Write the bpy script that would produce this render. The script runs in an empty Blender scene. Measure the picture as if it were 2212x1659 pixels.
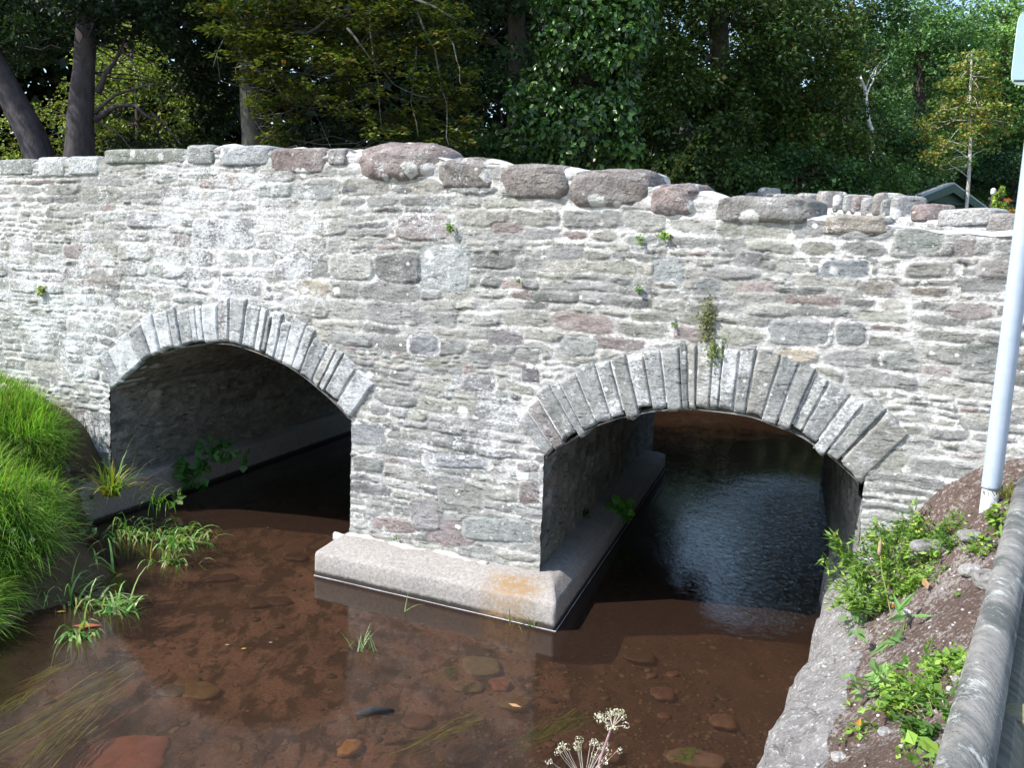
import bpy, math, random
import numpy as np
random.seed(7); rng = np.random.default_rng(11)
S = bpy.context.scene; COL = S.collection; PI = math.pi
# ------------------------------------------------------------------ camera model
H = 2.6; F = 2000.0; CX, CY = 1106.0, 829.5            # photo measured in a 2212 x 1659 grid
_p = math.radians(7.1); _a = math.radians(2.3)
fw = np.array([0, math.cos(_p), -math.sin(_p)]); _r = np.array([1., 0, 0]); _u = np.array([0, math.sin(_p), math.cos(_p)])
RT = _r*math.cos(_a)+_u*math.sin(_a); UP = -_r*math.sin(_a)+_u*math.cos(_a); C0 = np.array([0, 0, H])
def ray(x, y): return fw*F+RT*(x-CX)-UP*(y-CY)
def atz(x, y, z=0.0): d = ray(x, y); return C0+d*((z-H)/d[2])
def atd(x, y, dist): return C0+ray(x, y)*(dist/F)
ANG = math.radians(-27); B0 = atz(1165, 1240, .26); B0[2] = 0
us = np.array([math.cos(ANG), math.sin(ANG), 0]); nn = np.array([-math.sin(ANG), math.cos(ANG), 0])
def loc(x, y, d=0.0):                                   # point of the wall plane -> (s, z)
    r = ray(x, y); k = ((B0+nn*d-C0) @ nn)/(r @ nn); P = C0+r*k
    return float((P-B0) @ us), float(P[2])
def wl(s, d, z): return B0+us*s+nn*d+np.array([0, 0, z])
def tolocal(P): q = np.asarray(P)-B0; return np.array([q @ us, q @ nn, q[2]])
SK = math.radians(10.5); bx, by = -math.sin(SK), math.cos(SK)   # barrel direction in bridge coordinates

# ------------------------------------------------------------------ helpers
def noise2(x, y, seed=0):
    x = np.asarray(x, float); y = np.asarray(y, float)
    xi = np.floor(x).astype(np.int64); yi = np.floor(y).astype(np.int64); fx = x-xi; fy = y-yi
    fx = fx*fx*(3-2*fx); fy = fy*fy*(3-2*fy)
    def h(a, b):
        n = (a*374761393+b*668265263+seed*1274126177) & 0xffffffff
        n = ((n ^ (n >> 13))*1274126177) & 0xffffffff
        return ((n ^ (n >> 16)) & 0xffff)/65535.0
    return (h(xi, yi)*(1-fx)+h(xi+1, yi)*fx)*(1-fy)+(h(xi, yi+1)*(1-fx)+h(xi+1, yi+1)*fx)*fy
def fbm(x, y, o=4, seed=0):
    t = 0; a = .5; s = 0
    for i in range(o): t = t+a*noise2(x*2**i, y*2**i, seed+i*17); s += a; a *= .5
    return t/s-.5
def sm(a, b, x): t = np.clip((x-a)/(b-a), 0, 1); return t*t*(3-2*t)
def mk(name, V, Fc, m=None, parent=None, col=None, attrs=None, smooth=False, base=None):
    """one mesh object; Fc = array (n,k) or list of arrays of faces"""
    V = np.asarray(V, np.float32).reshape(-1, 3)
    if base is not None: V = V-np.asarray(base, np.float32)
    if not isinstance(Fc, list): Fc = [Fc]
    Fc = [np.asarray(f, np.int32) for f in Fc if len(f)]
    me = bpy.data.meshes.new(name); me.vertices.add(len(V)); me.vertices.foreach_set('co', V.ravel())
    nl = sum(f.size for f in Fc); nf = sum(len(f) for f in Fc)
    me.loops.add(nl); me.polygons.add(nf)
    me.loops.foreach_set('vertex_index', np.concatenate([f.ravel() for f in Fc]))
    st = []; o = 0
    for f in Fc: st.append(o+np.arange(len(f))*f.shape[1]); o += f.size
    me.polygons.foreach_set('loop_start', np.concatenate(st).astype(np.int32))
    me.polygons.foreach_set('use_smooth', np.full(nf, smooth))
    if col is not None:
        c = np.ones((len(V), 4), np.float32); c[:, :3] = col
        a = me.color_attributes.new('col', 'FLOAT_COLOR', 'POINT'); a.data.foreach_set('color', c.ravel())
    for k, v in (attrs or {}).items():
        a = me.attributes.new(k, 'FLOAT', 'POINT'); a.data.foreach_set('value', np.asarray(v, np.float32).ravel())
    me.update(calc_edges=True); me.validate()
    if m: me.materials.append(m)
    ob = bpy.data.objects.new(name, me); COL.objects.link(ob)
    if parent: ob.parent = parent
    elif base is not None: ob.location = [float(v) for v in base]
    return ob
def tag(o, label=None, cat=None, group=None, kind=None):
    for k, v in (('label', label), ('category', cat), ('group', group), ('kind', kind)):
        if v: o[k] = v
    return o
def thing(name, label, cat, at=(0, 0, 0), rz=0, group=None):
    o = bpy.data.objects.new(name, None); COL.objects.link(o); o.empty_display_size = .2
    o.location = [float(v) for v in at]; o.rotation_euler = (0, 0, rz); return tag(o, label, cat, group)
def gridf(nu, nv, wrap=False):
    i, j = np.meshgrid(np.arange(nu-1 if not wrap else nu), np.arange(nv-1), indexing='ij')
    i = i.ravel(); j = j.ravel(); i2 = (i+1) % nu
    return np.stack([i*nv+j, i2*nv+j, i2*nv+j+1, i*nv+j+1], 1)
class Bag:                                              # collects pieces into one mesh
    def __init__(s): s.v = []; s.q = []; s.t = []; s.c = []; s.n = 0
    def add(s, V, q=None, t=None, c=(.5, .5, .5)):
        V = np.asarray(V, float).reshape(-1, 3); s.v.append(V)
        if q is not None and len(q): s.q.append(np.asarray(q)+s.n)
        if t is not None and len(t): s.t.append(np.asarray(t)+s.n)
        cc = np.empty((len(V), 3)); cc[:] = c; s.c.append(cc); s.n += len(V)
    def build(s, name, m, parent=None, smooth=False, base=None):
        f = []
        if s.q: f.append(np.concatenate(s.q))
        if s.t: f.append(np.concatenate(s.t))
        return mk(name, np.concatenate(s.v), f, m, parent, np.concatenate(s.c), None, smooth, base)
def tube(bag, pts, rad, n=8, c=(.3, .3, .3), knob=0):
    P = np.asarray(pts, float); k = len(P); rad = np.broadcast_to(rad, (k,))
    T = np.gradient(P, axis=0); T /= np.linalg.norm(T, axis=1)[:, None]+1e-9
    ref = np.array([0, 0, 1.]) if abs(T[0][2]) < .8 else np.array([1., 0, 0])
    A = np.cross(T, ref); A /= np.linalg.norm(A, axis=1)[:, None]+1e-9; Bv = np.cross(T, A)
    th = np.arange(n)*2*PI/n
    rr = rad[:, None]*(1+(knob*(noise2(np.arange(k)[:, None]*.7, np.arange(n)[None, :]*1.3, 5)-.5) if knob else 0))
    V = P[:, None, :]+(A[:, None, :]*np.cos(th)[None, :, None]+Bv[:, None, :]*np.sin(th)[None, :, None])*np.broadcast_to(rr, (k, n))[:, :, None]
    i, j = np.meshgrid(np.arange(k-1), np.arange(n), indexing='ij'); i = i.ravel(); j = j.ravel(); j2 = (j+1) % n
    q = np.stack([i*n+j, i*n+j2, (i+1)*n+j2, (i+1)*n+j], 1)
    V = np.concatenate([V.reshape(-1, 3), P[:1], P[-1:]])
    jj = np.arange(n); t = np.concatenate([np.stack([np.full(n, k*n), (jj+1) % n, jj], 1), np.stack([np.full(n, k*n+1), (k-1)*n+jj, (k-1)*n+(jj+1) % n], 1)])
    bag.add(V, q, t, c)
def box(bag, x0, x1, y0, y1, z0, z1, c=(.5, .5, .5), M=None):
    V = np.array([[x, y, z] for x in (x0, x1) for y in (y0, y1) for z in (z0, z1)], float)
    if M is not None: V = V @ np.asarray(M).T
    bag.add(V, [[0, 1, 3, 2], [4, 6, 7, 5], [0, 4, 5, 1], [2, 3, 7, 6], [0, 2, 6, 4], [1, 5, 7, 3]], c=c)
def boulder(hx, hy, hz, ex=.55, rot=0, nz=.05, seed=0, nu=40, nv=22):
    u = np.linspace(-PI, PI, nu, endpoint=False); v = np.linspace(-PI/2, PI/2, nv)
    Ug, Vg = np.meshgrid(u, v, indexing='ij')
    f = lambda w, e: np.sign(w)*np.abs(w)**e
    X = hx*f(np.cos(Vg), ex)*f(np.cos(Ug), ex); Y = hy*f(np.cos(Vg), ex)*f(np.sin(Ug), ex); Z = hz*f(np.sin(Vg), ex)
    P = np.stack([X, Y, Z], -1).reshape(-1, 3); r = np.linalg.norm(P, axis=1)[:, None]+1e-6; D = P/r
    s = seed*3.7
    n1 = -.9*np.abs(fbm(D[:, 0]*2.3+s, D[:, 2]*2.3+D[:, 1]*2+s, 2, seed+9))+fbm(D[:, 0]*1.6+s, D[:, 2]*1.6+D[:, 1]*1.3+s, 3, seed)+fbm(P[:, 0]*9+s, P[:, 2]*16+P[:, 1]*9, 4, seed+3)*.40
    P = P*(1+nz*4*n1[:, None])
    c, sn = math.cos(rot), math.sin(rot)
    P = np.stack([P[:, 0]*c-P[:, 2]*sn, P[:, 1], P[:, 0]*sn+P[:, 2]*c], 1)
    return P, gridf(nu, nv, True)

# ------------------------------------------------------------------ materials
def mat(name):
    m = bpy.data.materials.new(name); m.use_nodes = True; nt = m.node_tree; b = nt.nodes['Principled BSDF']
    return m, nt, b
def N(nt, t, **kw):
    n = nt.nodes.new(t)
    for k, v in kw.items():
        if hasattr(n, k) and k not in ('Scale',): setattr(n, k, v)
        else: n.inputs[k].default_value = v
    return n
def coords(nt, sc=(1, 1, 1)):
    t = nt.nodes.new('ShaderNodeTexCoord'); mp = nt.nodes.new('ShaderNodeMapping'); mp.inputs['Scale'].default_value = sc
    nt.links.new(t.outputs['Object'], mp.inputs['Vector']); return mp.outputs['Vector']
def noise(nt, vec, scale, detail=5, rough=.6, dist=0):
    n = nt.nodes.new('ShaderNodeTexNoise'); n.inputs['Scale'].default_value = scale; n.inputs['Detail'].default_value = detail
    n.inputs['Roughness'].default_value = rough; n.inputs['Distortion'].default_value = dist
    nt.links.new(vec, n.inputs['Vector']); return n.outputs['Fac']
def ramp(nt, fac, stops):
    r = nt.nodes.new('ShaderNodeValToRGB'); e = r.color_ramp.elements
    while len(e) < len(stops): e.new(.5)
    for k, (p, c) in enumerate(stops):
        e[k].position = p; e[k].color = (c[0], c[1], c[2], 1) if hasattr(c, '__len__') else (c, c, c, 1)
    nt.links.new(fac, r.inputs['Fac']); return r.outputs['Color']
def mth(nt, op, a, b=None, c=None, clamp=False):
    n = nt.nodes.new('ShaderNodeMath'); n.operation = op; n.use_clamp = clamp
    for i, v in enumerate((a, b, c)):
        if v is None: continue
        if isinstance(v, (int, float)): n.inputs[i].default_value = v
        else: nt.links.new(v, n.inputs[i])
    return n.outputs[0]
def mix(nt, fac, a, b, mode='MIX'):
    n = nt.nodes.new('ShaderNodeMix'); n.data_type = 'RGBA'; n.blend_type = mode
    for i, v in ((0, fac), (6, a), (7, b)):
        if isinstance(v, (int, float)): n.inputs[i].default_value = v
        elif isinstance(v, tuple): n.inputs[i].default_value = (*v[:3], 1)
        else: nt.links.new(v, n.inputs[i])
    return n.outputs[2]
def bump(nt, b, h, strength=.5, dist=.01):
    n = nt.nodes.new('ShaderNodeBump'); n.inputs['Strength'].default_value = strength; n.inputs['Distance'].default_value = dist
    nt.links.new(h, n.inputs['Height']); nt.links.new(n.outputs[0], b.inputs['Normal'])
def attr(nt, name, fac=False):
    a = nt.nodes.new('ShaderNodeAttribute'); a.attribute_name = name; return a.outputs['Fac' if fac else 'Color']
def spots(nt, vec, scale, r, keep):
    """round lichen spots: voronoi cells with random membership"""
    v = nt.nodes.new('ShaderNodeTexVoronoi'); v.inputs['Scale'].default_value = scale; nt.links.new(vec, v.inputs['Vector'])
    sp = nt.nodes.new('ShaderNodeSeparateColor'); nt.links.new(v.outputs['Color'], sp.inputs[0])
    rad = mth(nt, 'MULTIPLY', mth(nt, 'SUBTRACT', sp.outputs[0], 1-keep), r/keep)
    d = mth(nt, 'ADD', v.outputs['Distance'], mth(nt, 'MULTIPLY', noise(nt, vec, scale*4, 4, .7), .34))
    return mth(nt, 'MULTIPLY', mth(nt, 'SUBTRACT', rad, mth(nt, 'SUBTRACT', d, .17)), 14, clamp=True)

def stone_mat(name, face=False, dark=1.0, lich=1.0, layered=True, big=False):
    m, nt, b = mat(name); v = coords(nt); vs = coords(nt, (1, 1, 2.4))
    base = attr(nt, 'col')
    n1 = noise(nt, vs if layered else v, 12, 7, .75); n2 = noise(nt, v, 55, 4, .7)
    c = mix(nt, 1.0, base, ramp(nt, n1, [(.25, .52), (.5, .95), (.75, 1.4)]), 'MULTIPLY')
    c = mix(nt, 1.0, c, ramp(nt, n2, [(.3, .62), (.7, 1.35)]), 'MULTIPLY')
    # dark cracks along the bedding
    cr = noise(nt, coords(nt, (1, 1, 5.5)), 8, 6, .7, .6)
    c = mix(nt, ramp(nt, cr, [(.575, 0), (.625, .72)]), c, (.05*dark, .052*dark, .05*dark))
    # crust of pale lichen and lime
    wf = attr(nt, 'white', True)
    f1 = noise(nt, coords(nt, (1, 1, 1.7)), 34, 7, .85); f2 = noise(nt, v, 4.2, 4, .6)
    w = mth(nt, 'ADD', mth(nt, 'ADD', f1, mth(nt, 'MULTIPLY', f2, .55)), mth(nt, 'MULTIPLY', wf, .33))
    wm = ramp(nt, w, [(.905, 0), (.955, 1)])
    lc = mix(nt, noise(nt, v, 8, 3), (.56, .58, .60), (.80, .80, .82))
    dkm = ramp(nt, noise(nt, v, 46, 5, .8), [(.60, 0), (.66, .6)]); c = mix(nt, dkm, c, (.07, .072, .075))
    c = mix(nt, mth(nt, 'MULTIPLY', wm, .9*lich), c, lc)
    sg = mth(nt, 'ADD', ramp(nt, noise(nt, v, 1.3, 2), [(.42, .0), (.58, 1)]), 0)
    sp = mth(nt, 'MAXIMUM', spots(nt, coords(nt, (1, .3, 1.2)), 5.5, .36 if not big else .55, .13 if not big else .55), mth(nt, 'MULTIPLY', sg, spots(nt, coords(nt, (1, .3, 1.1)), 21, .42, .2)))
    sp = mth(nt, 'MAXIMUM', sp, mth(nt, 'MULTIPLY', ramp(nt, noise(nt, v, 120, 3, .6), [(.66, 0), (.70, 1)]), .7))
    c = mix(nt, mth(nt, 'MULTIPLY', sp, .92*lich), c, (.80, .81, .78))
    h = mth(nt, 'ADD', mth(nt, 'MULTIPLY', n1, 1.0), mth(nt, 'MULTIPLY', n2, .45))
    h = mth(nt, 'SUBTRACT', h, mth(nt, 'MULTIPLY', ramp(nt, cr, [(.60, 0), (.66, 1)]), .7))
    ws_ = mth(nt, 'MULTIPLY', ramp(nt, noise(nt, coords(nt, (1, 1, 1.5)), 3.4, 5, .7), [(.40, .10), (.62, 1)]), .30*min(1, lich))
    c = mix(nt, ws_, c, mix(nt, noise(nt, v, 50, 3), (.48, .47, .47), (.74, .73, .73)))
    if face:
        e = attr(nt, 'edge', True)                      # cm inside (+) or outside (-) a stone
        en = mth(nt, 'ADD', e, mth(nt, 'MULTIPLY', mth(nt, 'SUBTRACT', noise(nt, v, 22, 5, .7), .5), 5.0))
        mo = ramp(nt, mth(nt, 'ADD', mth(nt, 'MULTIPLY', en, .25), .5), [(.33, 1), (.55, 0)])
        dl = noise(nt, v, 3.0, 4, .6)
        mc = mix(nt, ramp(nt, dl, [(.38, 0), (.62, 1)]), (.48, .468, .455), (.84, .82, .81))
        mc = mix(nt, 1.0, mc, ramp(nt, noise(nt, v, 60, 5, .8), [(.3, .52), (.62, 1.08)]), 'MULTIPLY')
        c = mix(nt, mo, c, mc)
        gr = attr(nt, 'green', True)
        c = mix(nt, mth(nt, 'MULTIPLY', gr, ramp(nt, noise(nt, v, 14, 4), [(.4, .15), (.6, .8)])), c, (.16, .17, .11))
    nt.links.new(c, b.inputs['Base Color']); b.inputs['Roughness'].default_value = .92; b.inputs['Specular IOR Level'].default_value = .25
    if big: h = mth(nt, 'ADD', h, mth(nt, 'MULTIPLY', noise(nt, v, 18, 5, .7), 1.6))
    bump(nt, b, h, .9, .014 if not big else .022); return m
def simple(name, rgb, rough=.8, var=.3, sc=8, bmp=.3, spec=.3, stretch=(1, 1, 1), usecol=False, metal=0, bd=.005):
    m, nt, b = mat(name); v = coords(nt, stretch); n1 = noise(nt, v, sc, 6, .65)
    base = attr(nt, 'col') if usecol else tuple(rgb)
    c = mix(nt, 1.0, base, ramp(nt, n1, [(.28, 1-var), (.72, 1+var)]), 'MULTIPLY')
    nt.links.new(c, b.inputs['Base Color']); b.inputs['Roughness'].default_value = rough; b.inputs['Metallic'].default_value = metal
    b.inputs['Specular IOR Level'].default_value = spec
    if bmp: bump(nt, b, n1, bmp, bd)
    return m
def leafmat(name, rough=.5, trans=.3, spec=.4):
    m, nt, b = mat(name); a = attr(nt, 'col'); nt.links.new(a, b.inputs['Base Color'])
    b.inputs['Roughness'].default_value = rough; b.inputs['Specular IOR Level'].default_value = spec
    t = nt.nodes.new('ShaderNodeBsdfTranslucent'); nt.links.new(mix(nt, 1.0, a, (1.1, 1.25, .5), 'MULTIPLY'), t.inputs['Color'])
    ms = nt.nodes.new('ShaderNodeMixShader'); ms.inputs[0].default_value = trans
    nt.links.new(b.outputs[0], ms.inputs[1]); nt.links.new(t.outputs[0], ms.inputs[2])
    nt.links.new(ms.outputs[0], nt.nodes['Material Output'].inputs['Surface']); return m
M = {}
M['face'] = stone_mat('rubble_stone', True)
M['stone'] = stone_mat('dressed_stone', False, lich=.85)
M['boulder'] = stone_mat('coping_stone', False, lich=.9, layered=False, big=True)
M['barrel'] = stone_mat('soffit_stone', True, lich=.35)
M['mortar'] = simple('lime_mortar', (.56, .54, .54), .95, .35, 18, .9)
M['leaf'] = leafmat('leaf'); M['ivy'] = leafmat('ivy_leaf', .33, .2, .6); M['grass'] = leafmat('grass_blade', .45, .35, .4)
M['bark'] = simple('bark', (.1, .1, .1), .9, .45, 14, .8, .2, (1, 1, .3), True, bd=.02)
M['twig'] = simple('twig', (.1, .1, .1), .9, .3, 20, .3, .2, (1, 1, 1), True)
M['wetstone'] = simple('wet_stone', (.2, .1, .08), .6, .35, 16, .5, .4, usecol=True)

def concrete():
    m, nt, b = mat('concrete'); v = coords(nt); n1 = noise(nt, v, 3, 6, .7); n2 = noise(nt, v, 45, 5, .75)
    c = mix(nt, n1, (.25, .228, .21), (.44, .405, .38)); c = mix(nt, 1.0, c, ramp(nt, n2, [(.3, .6), (.65, 1.22)]), 'MULTIPLY'); c = mix(nt, ramp(nt, noise(nt, v, 6, 6, .75), [(.55, 0), (.70, .7)]), c, (.16, .145, .14)); c = mix(nt, ramp(nt, noise(nt, v, 38, 5, .7), [(.60, 0), (.68, .6)]), c, (.58, .56, .55))
    vo = nt.nodes.new('ShaderNodeTexVoronoi'); vo.inputs['Scale'].default_value = 70; nt.links.new(v, vo.inputs['Vector'])
    c = mix(nt, ramp(nt, vo.outputs['Distance'], [(.08, .6), (.2, 0)]), c, (.12, .11, .10))
    g = nt.nodes.new('ShaderNodeNewGeometry'); sx = nt.nodes.new('ShaderNodeSeparateXYZ'); nt.links.new(g.outputs['Position'], sx.inputs[0])
    zz = mth(nt, 'ADD', sx.outputs[2], mth(nt, 'MULTIPLY', noise(nt, v, 30, 4), .03))
    c = mix(nt, ramp(nt, zz, [(.045, 1), (.07, 0)]), c, (.035, .028, .022))          # wet algae line at the water
    oc = attr(nt, 'ochre', True)
    c = mix(nt, mth(nt, 'MULTIPLY', oc, ramp(nt, noise(nt, v, 16, 5), [(.4, .3), (.55, 1)])), c, (.30, .19, .09))
    nt.links.new(c, b.inputs['Base Color']); b.inputs['Roughness'].default_value = .9; bump(nt, b, n2, .7, .008); return m
M['concrete'] = concrete()
def soil():
    m, nt, b = mat('soil'); v = coords(nt); n1 = noise(nt, v, 5, 6, .7); n2 = noise(nt, v, 60, 5, .8)
    c = mix(nt, n1, (.10, .066, .054), (.21, .145, .12)); c = mix(nt, 1.0, c, ramp(nt, n2, [(.3, .5), (.7, 1.4)]), 'MULTIPLY')
    ch = noise(nt, v, 38, 6, .85); reg = noise(nt, v, 2.6, 3)
    c = mix(nt, ramp(nt, mth(nt, 'ADD', ch, mth(nt, 'MULTIPLY', reg, .35)), [(.70, 0), (.74, .85)]), c, (.46, .42, .40))
    wf = attr(nt, 'rock', True)
    rock = mix(nt, noise(nt, v, 7, 6, .75), (.05, .045, .042), (.66, .63, .62))
    rock = mix(nt, ramp(nt, noise(nt, v, 30, 6, .75), [(.56, 0), (.62, .85)]), rock, (.72, .70, .68)); rock = mix(nt, ramp(nt, noise(nt, v, 17, 6, .8), [(.60, 0), (.66, .8)]), rock, (.07, .065, .055))
    rock = mix(nt, 1.0, rock, ramp(nt, n2, [(.3, .6), (.65, 1.2)]), 'MULTIPLY')
    vo = nt.nodes.new('ShaderNodeTexVoronoi'); vo.feature = 'DISTANCE_TO_EDGE'; vo.inputs['Scale'].default_value = 3.3
    dv = nt.nodes.new('ShaderNodeMixRGB'); nt.links.new(v, dv.inputs[1]); nn_ = nt.nodes.new('ShaderNodeTexNoise'); nn_.inputs['Scale'].default_value = 5; nt.links.new(v, nn_.inputs['Vector']); nt.links.new(nn_.outputs['Color'], dv.inputs[2]); dv.inputs[0].default_value = .18
    nt.links.new(dv.outputs[0], vo.inputs['Vector'])
    rock = mix(nt, ramp(nt, vo.outputs['Distance'], [(.0, .5), (.02, 0)]), rock, (.08, .07, .06))
    k = ramp(nt, mth(nt, 'ADD', wf, mth(nt, 'MULTIPLY', mth(nt, 'SUBTRACT', noise(nt, v, 9, 5, .7), .5), .9)), [(.42, 0), (.52, 1)])
    c = mix(nt, k, c, rock)
    nt.links.new(c, b.inputs['Base Color']); b.inputs['Roughness'].default_value = .95; b.inputs['Specular IOR Level'].default_value = .2
    bump(nt, b, mth(nt, 'ADD', n2, ch), 1.0, .018); return m
M['soil'] = soil()
def bedmat():
    m, nt, b = mat('stream_bed'); v = coords(nt); vw = coords(nt, (1.2, .55, 1))
    n1 = noise(nt, v, 1.1, 5, .65, .6); n2 = noise(nt, vw, 5.5, 5, .6, .3); n3 = noise(nt, v, 45, 5, .8)
    c = mix(nt, ramp(nt, n1, [(.35, 0), (.65, 1)]), (.078, .052, .038), (.185, .112, .08))
    c = mix(nt, ramp(nt, n2, [(.475, 0), (.575, .9)]), c, (.030, .022, .014))
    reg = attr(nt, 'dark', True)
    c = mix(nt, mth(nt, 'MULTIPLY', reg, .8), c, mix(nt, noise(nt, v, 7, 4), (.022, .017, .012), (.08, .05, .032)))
    c = mix(nt, 1.0, c, ramp(nt, n3, [(.3, .45), (.7, 1.6)]), 'MULTIPLY')
    vo = nt.nodes.new('ShaderNodeTexVoronoi'); vo.inputs['Scale'].default_value = 13; dn = nt.nodes.new('ShaderNodeTexNoise'); dn.inputs['Scale'].default_value = 9; nt.links.new(v, dn.inputs['Vector']); nt.links.new(mix(nt, .12, v, dn.outputs['Color']), vo.inputs['Vector'])
    sp = nt.nodes.new('ShaderNodeSeparateColor'); nt.links.new(vo.outputs['Color'], sp.inputs[0])
    peb = mth(nt, 'MULTIPLY', ramp(nt, vo.outputs['Distance'], [(.3, 1), (.42, 0)]), mth(nt, 'GREATER_THAN', sp.outputs[0], .74))
    pc = mix(nt, sp.outputs[1], (.04, .03, .024), (.18, .13, .085))
    c = mix(nt, mth(nt, 'MULTIPLY', peb, ramp(nt, noise(nt, v, 1.7, 3), [(.38, 0), (.5, .9)])), c, pc)
    nt.links.new(c, b.inputs['Base Color']); b.inputs['Roughness'].default_value = .9; b.inputs['Specular IOR Level'].default_value = .1
    bump(nt, b, mth(nt, 'ADD', mth(nt, 'MULTIPLY', n3, .5), peb), .6, .02); return m
M['bed'] = bedmat()
def watermat():
    m, nt, b = mat('water'); nt.nodes.remove(b); v = coords(nt, (1.5, .8, 1))
    tr = nt.nodes.new('ShaderNodeBsdfTransparent'); tr.inputs[0].default_value = (.66, .575, .50, 1)
    gl = nt.nodes.new('ShaderNodeBsdfGlossy'); gl.inputs['Roughness'].default_value = .02; gl.inputs['Color'].default_value = (1, 1, 1, 1)
    fr = nt.nodes.new('ShaderNodeFresnel'); reg = attr(nt, 'ripple', True); nt.links.new(mth(nt, 'ADD', mth(nt, 'MULTIPLY', reg, .40), 1.2), fr.inputs['IOR'])  # ripple patch made shinier than the rest to strengthen its sky reflection
    nz = mth(nt, 'ADD', mth(nt, 'MULTIPLY', noise(nt, v, 14, 4, .6, 1.2), 1.0), mth(nt, 'MULTIPLY', noise(nt, v, 4.0, 2, .5), 1.2))
    bp = nt.nodes.new('ShaderNodeBump'); bp.inputs['Distance'].default_value = .016
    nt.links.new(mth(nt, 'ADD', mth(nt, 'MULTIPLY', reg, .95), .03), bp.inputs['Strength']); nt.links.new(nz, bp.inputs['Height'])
    nt.links.new(bp.outputs[0], gl.inputs['Normal']); nt.links.new(bp.outputs[0], fr.inputs['Normal'])
    ms = nt.nodes.new('ShaderNodeMixShader'); mu = nt.nodes.new('ShaderNodeMixShader'); mu.inputs[0].default_value = .14; df = nt.nodes.new('ShaderNodeBsdfDiffuse'); df.inputs[0].default_value = (.15, .088, .062, 1); nt.links.new(tr.outputs[0], mu.inputs[1]); nt.links.new(df.outputs[0], mu.inputs[2]); nt.links.new(fr.outputs[0], ms.inputs[0]); nt.links.new(mu.outputs[0], ms.inputs[1]); nt.links.new(gl.outputs[0], ms.inputs[2])
    nt.links.new(ms.outputs[0], nt.nodes['Material Output'].inputs['Surface']); return m
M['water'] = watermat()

# ------------------------------------------------------------------ the bridge
bridge = thing('stone_bridge', 'old rubble stone bridge with two arches, whitened by lime and lichen, in the brown stream', 'bridge', B0, ANG)
PAL = np.array([(.30, .31, .30), (.25, .26, .265), (.20, .21, .21), (.33, .33, .31), (.25, .215, .215), (.28, .235, .23), (.27, .28, .25), (.36, .37, .37), (.15, .16, .16), (.33, .29, .22)])
PAL = PAL*np.array([1.05, 1.01, .96]); PW = np.array([5, 5, 3.5, 4, 1.1, .6, 2.5, 3, 1.2, .25]); PW = PW/PW.sum()
# openings, digitised along the edge of the rings
def z4(x, y): return (x*.3882, y*.3882+601.1)
def z5(x, y): return (x*.3882+687, y*.3882+601.1)
def z6(x, y): return (x*.3882+1353.4, y*.3882+601.1)
AL = [loc(*z4(*p)) for p in ((615, 610), (700, 545), (780, 470), (850, 415), (960, 385), (1080, 355), (1200, 345), (1300, 352), (1400, 385), (1500, 425), (1600, 468), (1700, 535), (1800, 620), (1880, 690), (1955, 775))]
AR = [loc(*z5(*p)) for p in ((1250, 985), (1310, 940), (1460, 845), (1540, 800), (1650, 765), (1760, 740), (1880, 715), (2080, 705))]
AR += [loc(*z6(*p)) for p in ((510, 722), (620, 735), (720, 752), (800, 790), (900, 822), (980, 860), (1060, 912), (1110, 950), (1190, 1000), (1250, 1070), (1320, 1130))]
AL = np.array(AL); AR = np.array(AR)
SL0, SL1 = round(AL[0, 0], 2), round(AL[-1, 0], 2); SR0, SR1 = 0.0, round(AR[-1, 0], 2)
AL[0, 0] = SL0; AL[-1, 0] = SL1; AR[0, 0] = SR0
print('openings', SL0, SL1, SR0, SR1, AL[:, 1].max(), AR[:, 1].max(), AL[0, 1], AL[-1, 1], AR[0, 1], AR[-1, 1])
def smooth_curve(P, n=200):
    t = np.concatenate([[0], np.cumsum(np.hypot(*np.diff(P, axis=0).T))]); tt = np.linspace(0, t[-1], n)
    Q = np.stack([np.interp(tt, t, P[:, 0]), np.interp(tt, t, P[:, 1])], 1)
    for _ in range(30): Q[1:-1] = (Q[:-2]+2*Q[1:-1]+Q[2:])/4
    return Q
CL, CR = smooth_curve(AL), smooth_curve(AR)
TOPPX = [(-400, 385), (-200, 366), (0, 354), (100, 349), (236, 342), (245, 333), (424, 324), (490, 321), (604, 328), (770, 328), (790, 334), (860, 328), (950, 342), (980, 347), (1030, 352), (1090, 358), (1170, 367), (1245, 375), (1330, 387), (1405, 402), (1440, 412), (1530, 424), (1640, 446), (1768, 474), (1850, 486), (1930, 490), (2036, 500), (2110, 508), (2212, 516), (2500, 545)]
TOP = np.array([loc(*p) for p in TOPPX]); TOP[:, 0] = np.maximum.accumulate(TOP[:, 0])
def top(s): return np.interp(s, TOP[:, 0], TOP[:, 1])+.008*np.sin(s*9)+.006*np.sin(s*23+1)
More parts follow.
